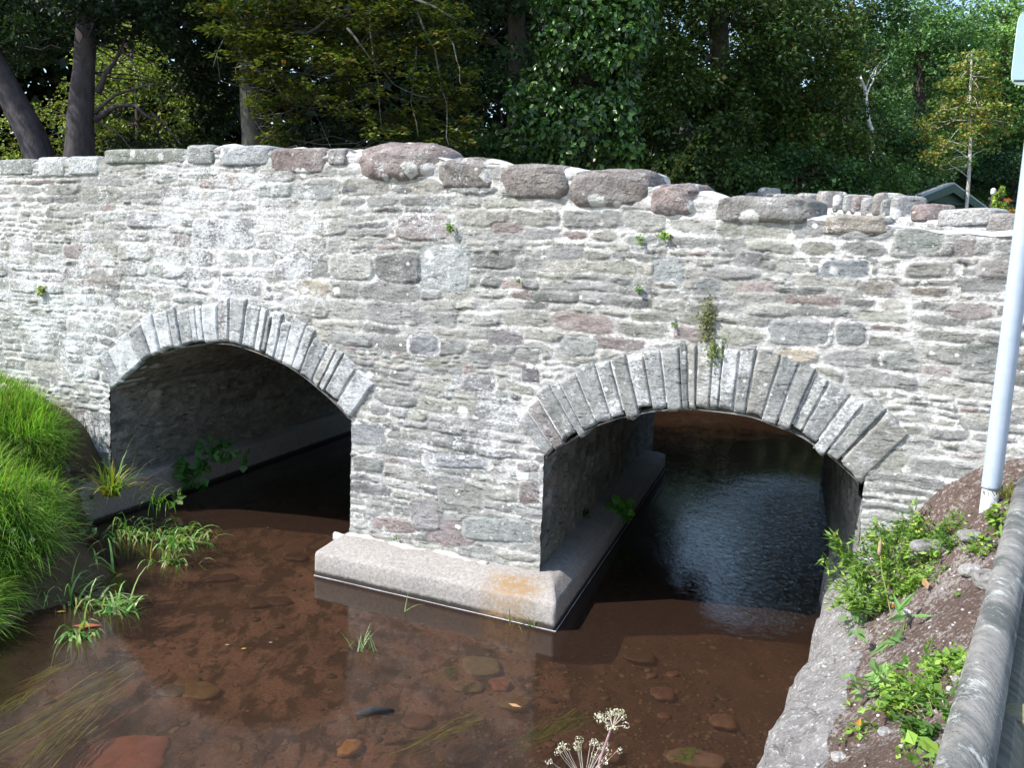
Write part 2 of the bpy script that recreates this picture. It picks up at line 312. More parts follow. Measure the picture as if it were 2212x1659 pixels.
# rubble layout by repeated splitting
def split(x0, x1, z0, z1, out, hm=None, rt=None):
    w, h = x1-x0, z1-z0
    if hm is None or (h > .5 and w > 1.0): hm = random.choice((.05, .065, .08, .10, .12, .16)); rt = random.uniform(2.2, 5.0)
    if h > .36 and w > .9 and random.random() < .5*w/(w+1.5*h):
        k = x0+w*random.uniform(.3, .7); split(x0, k, z0, z1, out, None, rt); split(k, x1, z0, z1, out, None, rt); return
    if h > hm*1.45:
        k = z0+h*random.uniform(.36, .64); split(x0, x1, z0, k, out, hm, rt); split(x0, x1, k, z1, out, hm*random.choice((.8, 1, 1.3)), rt); return
    ws = max(.09, min(.48, h*rt*random.uniform(.6, 1.5)))
    if w > ws*1.5:
        k = x0+(ws if w > ws*2.2 else w*random.uniform(.38, .62))
        out.append(((x0+k)/2, (z0+z1)/2, (k-x0)/2, h/2, 0.0, 5.0, None)); split(k, x1, z0, z1, out, 9, rt); return
    out.append(((x0+x1)/2, (z0+z1)/2, w/2, h/2, 0.0, 5.0, None))
# stones one can single out in the photograph: px box, tint, squareness
SPEC = [(906, 528, 1013, 629, (.33, .35, .35), 9), (850, 460, 972, 520, (.27, .225, .22), 3), (415, 470, 490, 532, (.21, .21, .22), 4), (493, 475, 548, 532, (.22, .22, .23), 4),
        (465, 600, 565, 640, (.21, .21, .22), 6), (590, 560, 672, 605, (.22, .21, .22), 3), (275, 460, 368, 492, (.25, .25, .26), 7), (145, 565, 190, 600, (.22, .21, .21), 3), (195, 580, 265, 612, (.27, .24, .22), 3),
        (885, 725, 945, 765, (.20, .21, .23), 3.5), (1012, 762, 1105, 780, (.17, .17, .17), 6), (1052, 715, 1132, 745, (.21, .19, .20), 5), (1110, 752, 1170, 785, (.22, .22, .21), 4), (1125, 795, 1168, 828, (.12, .11, .12), 8),
        (1000, 812, 1066, 845, (.18, .18, .19), 4), (1205, 725, 1290, 772, (.26, .27, .26), 3.5), (755, 915, 832, 962, (.23, .24, .25), 5), (1345, 505, 1420, 530, (.30, .31, .30), 4),
        (920, 1125, 1030, 1178, (.22, .17, .17), 3), (805, 1120, 900, 1150, (.26, .20, .19), 3), (885, 1075, 950, 1145, (.25, .23, .23), 5), (1120, 1040, 1165, 1090, (.20, .16, .15), 6), (997, 1120, 1150, 1170, (.26, .28, .27), 7), (945, 1050, 1045, 1105, (.24, .24, .22), 6),
        (930, 985, 1042, 1010, (.25, .26, .28), 6), (1115, 995, 1165, 1020, (.25, .21, .19), 4), (760, 985, 830, 1020, (.23, .24, .22), 6), (1928, 492, 2036, 545, (.24, .26, .24), 5), (2058, 512, 2106, 556, (.24, .21, .21), 5), (1950, 565, 2060, 600, (.22, .21, .19), 4), (1985, 605, 2065, 635, (.20, .19, .16), 4),
        (2110, 560, 2195, 600, (.22, .20, .19), 6), (2040, 655, 2150, 690, (.24, .21, .20), 2.6), (1660, 690, 1790, 745, (.25, .26, .26), 7), (1805, 695, 1870, 748, (.23, .24, .24), 5), (1500, 600, 1560, 640, (.20, .21, .22), 3), (1180, 530, 1260, 560, (.26, .26, .26), 4), (1590, 540, 1650, 575, (.2, .2, .2), 3.5), (1410, 560, 1480, 610, (.28, .3, .3), 6), (1960, 620, 2050, 640, (.2, .17, .14), 5), (2075, 745, 2160, 800, (.2, .21, .2), 6), (1770, 560, 1880, 600, (.24, .26, .28), 6), (1850, 605, 1940, 640, (.23, .21, .19), 4), (1900, 760, 1990, 790, (.26, .28, .26), 5),
        (275, 815, 330, 840, (.3, .3, .3), 5), (735, 405, 775, 415, (.14, .14, .15), 4), (850, 408, 885, 418, (.13, .13, .14), 4), (393, 372, 472, 386, (.17, .17, .14), 5), (330, 372, 385, 396, (.27, .28, .26), 4), (550, 395, 630, 425, (.29, .31, .30), 5), (640, 400, 720, 432, (.27, .28, .28), 7), (1060, 480, 1130, 505, (.25, .2, .19), 3)]
def wall_face(name, s0, s1, ds, nz, doff, holes, topf, parent, m, relief=1.0, spec=True, zb=-.3, sky=False):
    s = np.arange(round(s0/ds), round(s1/ds)+1)*ds; nv = nz
    Sg, Vg = np.meshgrid(s, np.linspace(0, 1, nv), indexing='ij'); T = topf(Sg[:, :1])
    Zg = zb+(T-zb)*Vg
    stones = []; split(s0-.3, s1+.3, zb-.2, 4.4, stones)
    if spec:
        for x0, y0, x1, y1, c, ex in SPEC:
            a = loc((x0+x1)/2, (y0+y1)/2); l_ = loc(x0, (y0+y1)/2); r_ = loc(x1, (y0+y1)/2); t_ = loc((x0+x1)/2, y0); b_ = loc((x0+x1)/2, y1)
            stones.append((a[0], a[1], (r_[0]-l_[0])/2, (t_[1]-b_[1])/2, math.atan2(r_[1]-l_[1], r_[0]-l_[0])*.6, ex, c))
    # the plane is warped so that no joint is straight
    wx = Sg+.10*fbm(Sg*1.7, Zg*1.7, 2, 3)+.06*fbm(Sg*8, Zg*8, 4, 9)
    wz = Zg+.10*fbm(Sg*.9+9, Zg*1.4, 2, 21)+.042*fbm(Sg*7+5, Zg*9, 4, 31)
    E = np.full(Sg.shape, -9.0); Cc = np.zeros(Sg.shape+(3,)); Cc[:] = .3; Hh = np.zeros(Sg.shape)
    for k, (cx, cz, hw, hh, rot, ex, colr) in enumerate(stones):
        special = colr is not None
        i0 = max(0, int((cx-hw-.12-s[0])/ds)); i1 = min(len(s), int((cx+hw+.12-s[0])/ds)+2)
        if i1 <= i0: continue
        zz0 = (cz-hh-.12-zb)/(T[i0:i1].max()-zb); zz1 = (cz+hh+.14-zb)/(T[i0:i1].min()-zb)
        j0 = max(0, int(zz0*(nv-1))); j1 = min(nv, int(zz1*(nv-1))+2)
        if j1 <= j0: continue
        X = (Sg if special else wx)[i0:i1, j0:j1]-cx; Z = (Zg if special else wz)[i0:i1, j0:j1]-cz
        if special:
            X = X+.02*fbm(Sg[i0:i1, j0:j1]*7, Zg[i0:i1, j0:j1]*9, 3, k); Z = Z+.02*fbm(Sg[i0:i1, j0:j1]*6, Zg[i0:i1, j0:j1]*9, 3, k+7)
            c_, s_ = math.cos(rot), math.sin(rot); X, Z = X*c_+Z*s_, -X*s_+Z*c_
            g = 0
        else: 
            g = random.choice((.001, .003, .005, .009, .016)); ex = random.choice((2.6, 3.4, 4.5, 7))
        a, b2 = max(.02, hw-g), max(.015, hh-g)
        r = (np.abs(X/a)**ex+np.abs(Z/b2)**ex)**(1/ex)
        e = (1-r)*min(a, b2)*1.0
        if colr is None:
            q = PAL[rng.choice(len(PAL), p=PW)]*random.uniform(.8, 1.2)
        else: q = np.array(colr)
        sub = E[i0:i1, j0:j1]
        if special:
            msk = e > -(.003+.014*((k*7) % 5 == 0)); sub[msk] = e[msk]
        else:
            msk = e > sub; sub[msk] = e[msk]
        Cc[i0:i1, j0:j1][msk] = q
        tilt = random.uniform(-.12, .12)*X/(a*2)*.25+random.uniform(-.05, .10)*Z/(b2*2)*.3
        pr = random.choice((0, .0, .004, .007, .012))
        Hh[i0:i1, j0:j1][msk] = (pr+tilt*.6)[msk] if np.ndim(tilt) else pr
    prof = sm(-.004, .012, E); relief = relief*.85; wht0 = 0
    wht = .10+.22*np.exp(-((Sg+4.6)/2.6)**2-((Zg-2.2)/1.3)**2)+.5*np.exp(-((Sg+1.0)/.8)**2-((Zg-1.35)/.45)**2)+.3*np.exp(-((Sg+2.0)/1.6)**2-((Zg-2.9)/.55)**2)
    wht = wht+.3*np.exp(-((Sg+5.6)/1.6)**2-((Zg-1.8)/.7)**2)-.35*np.exp(-((Sg-.9)/1.2)**2-((Zg-2.1)/.5)**2)-.55*np.exp(-((Sg+.9)/1.4)**2-((Zg-.6)/.45)**2)-.15*sm(.4, 2.2, Sg)+1.3*fbm(Sg*1.1, Zg*1.5, 3, 77); wht = np.clip(wht, -.4, .50)
    grn = np.exp(-((Sg-loc(1525, 710)[0])/.09)**2-((Zg-loc(1525, 700)[1])/.22)**2)*1.0+.25*sm(.9, .3, Zg)*(fbm(Sg*2, Zg*2, 3, 4)+.5)
    E2 = E*100-.8*np.clip(wht-.45, 0, .6)
    patch = sm(.12, .2, fbm(Sg*1.5+4, Zg*1.9, 3, 55))+0*Sg
    E2 = E2-2.2*patch*sm(.30, .8, wht)                  # places where lime has been smeared over the stones
    band = sm(-.20, -.12, Zg-T)*sm(loc(728, 370)[0], loc(760, 370)[0], Sg)*sm(loc(1640, 440)[0], loc(1500, 440)[0], Sg)
    if sky: E2 = E2+.0+3.0*fbm(Sg*1.3+3, Zg*1.6, 3, 66)-9*band; wht = wht+.3*band
    else: E2 = E2+1.0
    D = prof*(.004+Hh)*relief+(.3+.7*prof)*.014*fbm(Sg*9, Zg*22, 4, 60)*relief+.007*fbm(Sg*30, Zg*34, 3, 61)+.03*fbm(Sg*.8, Zg*.8, 2, 62)
    for (h0, h1, cur), th in zip(holes, (.36, .43)):      # the arch rings lie in mortar, level with the face
        i0, i1 = np.searchsorted(s, (h0-.45, h1+.45)); zz = Zg[i0:i1]; xx = Sg[i0:i1]; best = np.full(zz.shape, 9.)
        bi = np.zeros(zz.shape); cc_ = np.concatenate([cur[::5], cur[-1:]])
        for pi_, p in enumerate(cc_): dq = (xx-p[0])**2+(zz-p[1])**2; kq = dq < best; best[kq] = dq[kq]; bi[kq] = pi_
        best = np.sqrt(best); rm_ = sm(th+.01, th-.03, best)*(bi > 0)*(bi < len(cc_)-1)*(zz > min(cur[0, 1], cur[-1, 1])-.02)
        D[i0:i1] = D[i0:i1]*(1-rm_)-.004*rm_; E2[i0:i1] = E2[i0:i1]*(1-rm_)-4*rm_
    X3 = Sg.copy()
    for ed in [h[0] for h in holes]+[h[1] for h in holes]:
        X3 += .022*fbm(Zg*7+ed, Zg*0+ed, 3, 40)*np.exp(-np.abs(Sg-ed)/.08)
    V = np.stack([X3, doff-D*(1 if doff < 1 else -1), Zg], -1).reshape(-1, 3)
    q = gridf(len(s), nv)
    if doff > 1: q = q[:, ::-1]
    cs = Sg.ravel()[q].mean(1); cz = Zg.ravel()[q].mean(1); keep = np.ones(len(q), bool)
    for h0, h1, cur in holes:
        zi = np.interp(cs, cur[:, 0], cur[:, 1])
        keep &= ~((cs > h0) & (cs < h1) & (cz < zi+.025))
    q = q[keep]; used = np.unique(q); rm = -np.ones(len(V), int); rm[used] = np.arange(len(used)); q = rm[q]
    return mk(name, V[used], q, m, parent, Cc.reshape(-1, 3)[used], {'edge': E2.ravel()[used], 'white': wht.ravel()[used], 'green': grn.ravel()[used]}, True)
HOL = [(SL0, SL1, CL), (SR0, SR1, CR)]
face = wall_face('stone_face', -9.6, 6.0, .01, 400, 0.0, HOL, top, bridge, M['face'], sky=True)
BL = 6.2; dX, dY = bx*BL, by*BL
def shiftc(c):
    q = c.copy(); q[:, 0] += dX
    if c is CR: zs = max(c[0, 1], c[-1, 1]); q[:, 1] += np.clip(q[:, 1]-zs, 0, 9)*1.2
    return q
wall_face('rear_stone_face', -12, 6.6, .05, 60, dY, [(a+dX, b+dX, shiftc(c)) for a, b, c in HOL], lambda s: np.interp(s, TOP[:, 0]+dX, TOP[:, 1])-.06, bridge, M['face'], spec=False)
# barrels with their springing walls
def barrel(s0, s1, cur, seed):
    P = [(s0, -.4+.1*k) for k in range(int((cur[0, 1]+.4)/.1))]+[tuple(p) for p in cur[::4]]+[tuple(cur[-1])]
    P += [(s1, cur[-1, 1]-.1*k) for k in range(1, int((cur[-1, 1]+.4)/.1)+1)]
    P = np.array(P); t = np.concatenate([[0], np.cumsum(np.hypot(*np.diff(P, axis=0).T))]); n = int(t[-1]/.03)
    tt = np.linspace(0, t[-1], n); Q = np.stack([np.interp(tt, t, P[:, 0]), np.interp(tt, t, P[:, 1])], 1)
    zs_ = max(cur[0, 1], cur[-1, 1]); dv = np.gradient(Q, axis=0); nm = np.stack([-dv[:, 1], dv[:, 0]], 1); nm /= np.linalg.norm(nm, axis=1)[:, None]+1e-9
    L = np.linspace(0.0, BL, 160); A, Bq = np.meshgrid(np.arange(n), L, indexing='ij'); Tt = tt[A]
    stones = []; st = random.getstate(); random.seed(seed); split(0, t[-1], 0, BL, stones); random.setstate(st)
    E = np.full(A.shape, -.05); Cc = np.full(A.shape+(3,), .12)
    wx = Tt+.06*fbm(Tt*3, Bq*3, 3, seed); wy = Bq+.06*fbm(Tt*3+5, Bq*3, 3, seed+1)
    sts = []; st = random.getstate(); random.seed(seed); split(0, BL, 0, t[-1], sts); random.setstate(st)
    for cx, cz, hw, hh, *_ in sts:
        e = (1-(np.abs((wy-cx)/hw)**5+np.abs((wx-cz)/hh)**5)**.2)*min(hw, hh)-.004
        k = e > E; E[k] = e[k]; Cc[k] = PAL[rng.choice(len(PAL), p=PW)]*random.uniform(.7, 1.0)
    ins = .03+0*Tt
    D = sm(0, .02, E)*.02+.03*fbm(Tt*5, Bq*5, 4, seed+9)+.012
    D = D*sm(0, .12, Bq)                                # starts at the ring
    side = (Q[A, 1] < min(cur[0, 1], cur[-1, 1])).astype(float)
    X = Q[A, 0]-nm[A, 0]*(.03*(1-side)-D)*-1*-1; Z = Q[A, 1]-nm[A, 1]*(.03*(1-side)-D)
    if seed == 6: Z = Z+np.clip(Z-zs_, 0, 9)*1.2*Bq/BL      # unseen far end raised so the ripples reflect more sky
    V = np.stack([X+Bq*bx, Bq*by, Z], -1).reshape(-1, 3)
    return mk('arch_barrel', V, gridf(n, 160), M['barrel'], bridge, Cc.reshape(-1, 3), {'edge': (E*100+1.4).ravel(), 'white': (.1-.2*fbm(Tt, Bq, 2, 3)+0*Tt).ravel(), 'green': (.5*sm(.2, 0, Q[A, 1]-.6)).ravel()}, True)
barrel(SL0, SL1, CL, 5); barrel(SR0, SR1, CR, 6)
# rings of voussoirs
VC = np.array([(.37, .38, .39), (.33, .34, .35), (.30, .31, .31), (.27, .28, .27), (.25, .22, .215), (.34, .33, .30)])*.86
def ring(cur, thick, ws, tints, seed, jag, depth=.34):
    t = np.concatenate([[0], np.cumsum(np.hypot(*np.diff(cur, axis=0).T))]); tot = t[-1]
    ws = np.array(ws, float); ed = np.concatenate([[0], np.cumsum(ws/ws.sum()*tot)])
    dv = np.gradient(cur, axis=0); nm = np.stack([-dv[:, 1], dv[:, 0]], 1); nm /= np.linalg.norm(nm, axis=1)[:, None]
    for _ in range(40): nm[1:-1] = (nm[:-2]+nm[1:-1]+nm[2:])/3
    nm /= np.linalg.norm(nm, axis=1)[:, None]
    f = lambda a, T: np.stack([np.interp(T, t, a[:, 0]), np.interp(T, t, a[:, 1])], -1)
    rs = np.random.RandomState(seed)
    for k in range(len(ws)):
        g = .001+.004*rs.rand(); a, b = ed[k]+g, ed[k+1]-g
        th = np.interp((a+b)/2/tot, thick[0], thick[1])*rs.uniform(.84, 1.08); r0 = rs.uniform(-jag, .012); pr = rs.uniform(.004, .014)
        nu, nvv = 14, 26; u = np.linspace(0, 1, nu); w = np.linspace(0, 1, nvv); Uu, Ww = np.meshgrid(u, w, indexing='ij')
        P = f(cur, a+(b-a)*u)[:, None, :]+f(nm, a+(b-a)*u)[:, None, :]*(r0+(th-r0)*Ww)[..., None]
        ins = np.minimum(np.minimum(Uu, 1-Uu)*(b-a), np.minimum(Ww, 1-Ww)*th)
        rnd = np.sqrt(np.clip(1-(1-np.clip(ins/.009, 0, 1))**2, 0, 1))
        cx_ = P.mean((0, 1)); nj = fbm(P[..., 0]*16+k*3, P[..., 1]*16, 3, seed+k)
        edge = (ins < .001)[..., None]; P = P+edge*(P-cx_)*nj[..., None]*.20
        Y = .006-(pr+.012)*rnd-.022*fbm(P[..., 0]*14+k, P[..., 1]*9, 4, k)-.008*(rs.rand()-.5)*(Uu-.5)*4
        V = np.stack([P[..., 0], Y, P[..., 1]], -1).reshape(-1, 3); q = gridf(nu, nvv)
        bd = [i*nvv for i in range(nu)]+[(nu-1)*nvv+j for j in range(1, nvv)]+[i*nvv+nvv-1 for i in range(nu-2, -1, -1)]+[j for j in range(nvv-2, 0, -1)]
        bk = V[bd].copy(); bk[:, 0] += bx*depth; bk[:, 1] = depth; n0 = len(V); m_ = len(bd)
        V = np.concatenate([V, bk]); jj = np.arange(m_); bd = np.array(bd)
        q = np.concatenate([q, np.stack([bd[jj], n0+jj, n0+(jj+1) % m_, bd[(jj+1) % m_]], 1)])
        c = VC[tints[k % len(tints)]]*rs.uniform(.9, 1.1)
        mk('voussoir', V, q, M['stone'], bridge, c, {'white': np.full(len(V), rs.uniform(-.1, .45)+(.3 if seed == 1 else .08)), 'edge': np.full(len(V), 5), 'green': np.zeros(len(V))}, True)
ring(CL, ((0, .3, .6, 1), (.34, .36, .40, .40)), [1.5, 1.2, 1.6, 1.3, 1.1, 1.5, .9, 1.3, .5, .6, 1.5, .95, 1.3, 1.2, .6, .5, .9, .7, 1.1, .7, 1.2, .7, .6, 1.3, 1.6], [0, 1, 0, 1, 0, 2, 0, 1, 5, 0, 0, 4, 0, 1, 5, 3, 1, 2, 0, 3, 1, 5, 2, 1, 1], 1, .02)
ring(CR, ((0, .3, .6, .85, 1), (.40, .44, .47, .44, .46)), [.9, 1.0, 1.2, .6, 1.1, 1.2, 1.0, 1.1, 1.0, 1.0, 1.1, .4, .5, .9, .6, 1.0, .8, 1.1, 1.0, .9, .7, 1.1, .8, .9, 1.9], [2, 4, 3, 2, 3, 2, 2, 3, 3, 2, 2, 3, 5, 5, 3, 2, 3, 5, 2, 3, 3, 2, 2, 3, 5], 2, .05)
# footing under the pier
def footing(name, pts, zt, slope, ochre=False):
    """pts: outline in bridge coords; edge softened, skirt into the stream bed"""
    P = np.array(pts, float); c = P.mean(0); n = len(P); Q = []
    for i in range(n):
        a, b = P[i], P[(i+1) % n]; k = max(2, int(np.hypot(*(b-a))/.03)); Q += [a+(b-a)*j/k for j in range(k)]
    Q = np.array(Q); m_ = len(Q); rings = []
    dist = np.linalg.norm(Q-c, axis=1)[:, None]; dirn = (Q-c)/dist
    Ei = .016*fbm(Q[:, 0]*5, Q[:, 1]*5, 4, 2)
    for ins, z in ((0, -.45), (0, -.1), (0, .02), (0, zt*.5), (0, zt-.03), (.012, zt-.006), (.04, zt+.004), (.12, zt+slope*.35), (.2, zt+slope*.7), (.3, zt+slope), (.6, zt+slope), (1.5, zt+slope)):
        k = np.clip(1-ins/np.maximum(dist, .01), .0, 1); R_ = c+(Q-c)*k
        rings.append(np.stack([R_[:, 0]+Ei*dirn[:, 0], R_[:, 1]+Ei*dirn[:, 1], z+.012*fbm(R_[:, 0]*6, R_[:, 1]*6+z*9, 4, 4)], 1))
    V = np.stack(rings, 1).reshape(-1, 3); oc = np.zeros(len(V))
    if ochre:
        o = tolocal(atz(1110, 1255, .27)); oc = np.exp(-((V[:, 0]-o[0])/.22)**4-((V[:, 1]-o[1])/.13)**4)
    return mk(name, V, gridf(m_, len(rings), True), M['concrete'], bridge, None, {'ochre': oc}, True)
a0 = tolocal(atz(680, 1243, 0)); a1 = tolocal(atz(1198, 1364, 0)); far = tolocal(atz(1436, 1012.6, 0))
print('plinth', a0, a1, far)
footing('pier_footing', [a0[:2], a1[:2], (far[0], far[1]), (a0[0]+far[0]-a1[0]-.05, far[1])], .205, .075, True)
l0 = tolocal(atz(285, 1105, 0)); l1 = tolocal(atz(749, 938.8, 0)); l2 = tolocal(atz(150, 1150, 0))
print('left ledge', l0, l1, l2)
dd = (l1-l0)[:2]/np.linalg.norm((l1-l0)[:2])
footing('abutment_footing', [l2[:2], (l0+.15*(l1-l0))[:2], l0[:2]+dd*7.0, l0[:2]+dd*7.0+np.array([-.9, 0]), (l2[0]-.75, l2[1]+.2)], .30, .05)
r0 = tolocal(atz(1788, 1290, 0)); r1 = tolocal(atz(1792, 1042, 0))
print('right ledge', r0, r1)
rd = (r1-r0)[:2]/np.linalg.norm((r1-r0)[:2])
footing('abutment_footing', [r0[:2]-rd*.3, (r0[0]+1.4, r0[1]-.3), (r0[0]+.6+rd[0]*6.6, r0[1]+6.4), r0[:2]+rd*6.4], .34, .06)
g = Bag(); tube(g, [(s_, -.045-.02*math.sin(s_*9), .262+.012*math.sin(s_*14)) for s_ in np.linspace(-1.93, -.42, 40)], .030+.012*np.sin(np.arange(40)*1.7)*.5, 8, (.8, .8, .8), .5); g.build('mortar_fillet', simple('fillet_mortar', (.55, .53, .51), .95, .2, 30, .8), bridge, True)
# thin pale tube standing in for the reflected glint along the footing waterline
b_ = Bag(); e0 = np.array([a0[0], a0[1]-.012, .004]); e1 = np.array([a1[0]+.012, a1[1]-.012, .004]); e2 = np.array([far[0]+.012, far[1], .004])
tube(b_, [e0+(e1-e0)*t for t in np.linspace(0, 1, 30)]+[e1+(e2-e1)*t for t in np.linspace(.01, 1, 80)], .0032, 5, (.5, .5, .52), .9); b_.build('waterline_glint', M['twig'], bridge)
# coping stones and boulders, px boxes from the photograph
COP = [(-330, 372, -210, 398, .1, (.3, .3, .3), 'g'), (-200, 360, -100, 392, .1, (.3, .28, .27), 'g'), (-95, 352, 2, 388, .05, (.28, .29, .28), 'g'), (8, 345, 97, 384, .06, (.27, .29, .27), 'g'), (105, 340, 166, 388, .02, (.36, .37, .36), 'g'), (168, 338, 236, 384, .02, (.34, .36, .36), 'g'), (240, 323, 423, 359, .05, (.22, .24, .20), 'g'),
       (424, 314, 486, 362, .0, (.30, .31, .30), 'g'), (490, 315, 604, 364, -.03, (.38, .40, .42), 'g'), (602, 321, 724, 382, -.02, (.22, .165, .155), 'g'), (727, 322, 770, 362, -.02, (.29, .27, .26), 'g'),
       (772, 308, 974, 404, -.10, (.25, .19, .178), 'b'), (948, 343, 1094, 421, -.14, (.22, .195, .18), 'b'), (1086, 354, 1250, 436, -.12, (.22, .19, .175), 'b'), (1240, 367, 1416, 456, -.12, (.21, .18, .168), 'b'),
       (1408, 397, 1522, 474, -.12, (.25, .19, .18), 'b'), (1547, 427, 1768, 487, -.10, (.22, .21, .195), 'b'), (1780, 466, 1926, 512, -.20, (.28, .24, .19), 'b')]
for k, (x0, y0, x1, y1, rot, c, ty) in enumerate(COP):
    ym = (y0+y1)/2; a = loc((x0+x1)/2, ym, .12); l_ = loc(x0, ym, .12); r_ = loc(x1, ym, .12); t_ = loc((x0+x1)/2, y0, .12); bo = loc((x0+x1)/2, y1, .12)
    hw = (r_[0]-l_[0])/2; hh = (t_[1]-bo[1])/2
    if ty == 'g': P, q = boulder(hw*1.03, .24, hh*.97, .28, math.atan2(r_[1]-l_[1], r_[0]-l_[0])*.5, .028, k+3, 64, 34); yo = .215
    else: P, q = boulder(hw*1.05, .27, hh*1.02, (.72, .55, .40, .42, .5, .40, .36)[k-11], math.atan2(r_[1]-l_[1], r_[0]-l_[0])*.75, (.045, .06, .06, .06, .06, .06, .05)[k-11], k+3, 96, 52); yo = (.21, .222, .225, .225, .225, .235, .24)[k-11]
    P = P+np.array([a[0], yo, a[1]])
    mk('coping_stone', P, q, M['boulder'], bridge, c, {'white': np.full(len(P), .12 if ty == 'b' else random.uniform(-.1, .5)), 'edge': np.full(len(P), 5.), 'green': np.zeros(len(P))}, True)
# mortar bed on the parapet and its rear face, road between the parapets
ss = np.arange(-9.6, 6.01, .06); nY = [0.0, .03, .10, .2, .32, .42, .43, .43]
V = []
for s in ss:
    tz = float(top(s)); w = .03*math.sin(s*7)+.02*math.sin(s*17)
    for j, y in enumerate(nY):
        z = tz+(.0, .014, .03, .03, .02, 0, -.3, -1.2)[j]+(w*.4 if 0 < j < 5 else 0)
        V.append((s, y-.002, z))
mk('parapet_top', V, gridf(len(ss), len(nY))[:, ::-1], M['mortar'], bridge, smooth=True)
b_ = Bag(); V = []; s2 = np.arange(-9.6, 6.7, .4)
for s in s2:
    for y in (.43, 2, 4, dY-.35, dY-.35, dY): V.append([s-.18*y, y, float(np.interp(s, TOP[:, 0], TOP[:, 1]))-1.05])
V = np.array(V).reshape(len(s2), 6, 3); V[:, 4:, 2] += .98
b_.add(V.reshape(-1, 3), gridf(len(s2), 6)[:, ::-1], c=(.2, .2, .2)); b_.build('road_deck', simple('old_asphalt', (.06, .06, .06), .9, .2, 30), bridge)

# ------------------------------------------------------------------ stream bed, water, banks
gx = np.arange(-11, 9.01, .06); gy = np.arange(-1, 27, .08); X, Y = np.meshgrid(gx, gy, indexing='ij')
Z = -.20-.05*fbm(X*.6, Y*.6, 3, 1)+.03*fbm(X*5, Y*5, 3, 2)-.10*sm(-.5, 1.5, X)
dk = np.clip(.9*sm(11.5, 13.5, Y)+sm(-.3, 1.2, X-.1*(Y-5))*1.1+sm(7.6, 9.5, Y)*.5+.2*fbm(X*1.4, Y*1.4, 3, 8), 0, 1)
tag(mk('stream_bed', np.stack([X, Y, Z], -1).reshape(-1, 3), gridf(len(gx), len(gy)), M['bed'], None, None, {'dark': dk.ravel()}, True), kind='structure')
gx = np.arange(-11, 9.01, .2); gy = np.arange(-1, 27.01, .2); X, Y = np.meshgrid(gx, gy, indexing='ij')
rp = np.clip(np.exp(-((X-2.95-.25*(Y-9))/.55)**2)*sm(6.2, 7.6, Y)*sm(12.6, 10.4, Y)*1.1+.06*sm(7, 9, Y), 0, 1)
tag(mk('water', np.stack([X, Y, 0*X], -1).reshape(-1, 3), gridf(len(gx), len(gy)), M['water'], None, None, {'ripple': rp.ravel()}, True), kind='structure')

def rbf(ctrl):
    P = np.array(ctrl, float); r = np.sqrt(((P[:, None, :2]-P[None, :, :2])**2).sum(2)+.01); n = len(P)
    A = np.zeros((n+3, n+3)); A[:n, :n] = r-np.eye(n)*.12; A[:n, n] = 1; A[:n, n+1:] = P[:, :2]; A[n, :n] = 1; A[n+1:, :n] = P[:, :2].T
    w = np.linalg.solve(A, np.concatenate([P[:, 2], [0, 0, 0]]))
    def f(x, y):
        x = np.asarray(x, float); y = np.asarray(y, float); o = w[n]+w[n+1]*x+w[n+2]*y
        for k in range(n): o = o+w[k]*np.sqrt((x-P[k, 0])**2+(y-P[k, 1])**2+.01)
        return o
    return f
# right bank: control points as (px, py, height)
REDGE = [(1792, 1186, .36), (1788, 1287, .38), (1774, 1325, .38), (1765, 1376, .40), (1737, 1434, .42), (1695, 1512, .44), (1664, 1578, .45), (1625, 1655, .46), (1560, 1790, .46), (1440, 2100, .46)]
RE = [atz(*p) for p in REDGE]; RE = [wl(2.55, .25, .36)]+RE
RE.append(RE[-1]+np.array([-.1, -1.5, 0]))
ctrl = [tuple(p) for p in RE]
for x, y, z in ((1846, 1287, .50), (1850, 1384, .58), (1815, 1440, .56), (1834, 1504, .62), (1772, 1580, .56), (1815, 1651, .62), (1950, 1300, .86), (2000, 1200, 1.0), (1960, 1450, .88), (1950, 1600, .85), (2050, 1500, 1.05), (2080, 1300, 1.16), (2136, 1093, 1.40), (2060, 1120, 1.24), (1920, 1800, .9), (1990, 1140, 1.08), (1935, 1210, .86)):
    ctrl.append(tuple(atz(x, y, z)))
for x, y in ((2200, 1010), (2100, 1040), (2000, 1090), (1940, 1160), (1870, 1250)):
    s, z = loc(x, y); ctrl += [(*wl(s, 0, 0)[:2], z+.06), (*wl(s+.03, -.16, 0)[:2], z+.03), (*wl(s, .15, 0)[:2], z+.06)]
for s, z in ((4.2, 1.7), (6.0, 1.9)): ctrl.append((*wl(s, 0, 0)[:2], z))
ctrl += [(3.5, 4.5, 1.35), (6, 4, 1.5), (9, 3, 1.6), (1.6, 1.5, 1.0), (4, 0, 1.1), (9, -2, 1.2), (1.5, -1.5, .95), (8, 5, 1.7)]
RB = rbf(ctrl); REa = np.array(RE)
sd = np.concatenate([[0], np.cumsum(np.linalg.norm(np.diff(REa[:, :2], axis=0), axis=1))])
na = 520; ta = np.linspace(0, sd[-1], na); EX = np.interp(ta, sd, REa[:, 0]); EY = np.interp(ta, sd, REa[:, 1]); EZ = np.interp(ta, sd, REa[:, 2])
acr = np.concatenate([np.linspace(0, 1.6, 200)**1.15, np.linspace(1.75, 10, 40)])
EXj = EX+.13*fbm(ta*4, ta*0, 5, 12)
Xb = EXj[:, None]+acr[None, :]; Yb = (EY[:, None]+acr[None, :]*.12)
Zb = RB(Xb, Yb); band = np.interp(ta, [0, 1.0, 2.2, 3.2, 4.5, 9], [.42, .34, .36, .30, .34, .30])[:, None]+.16*fbm(Xb*2.2, Yb*2.2, 3, 5)
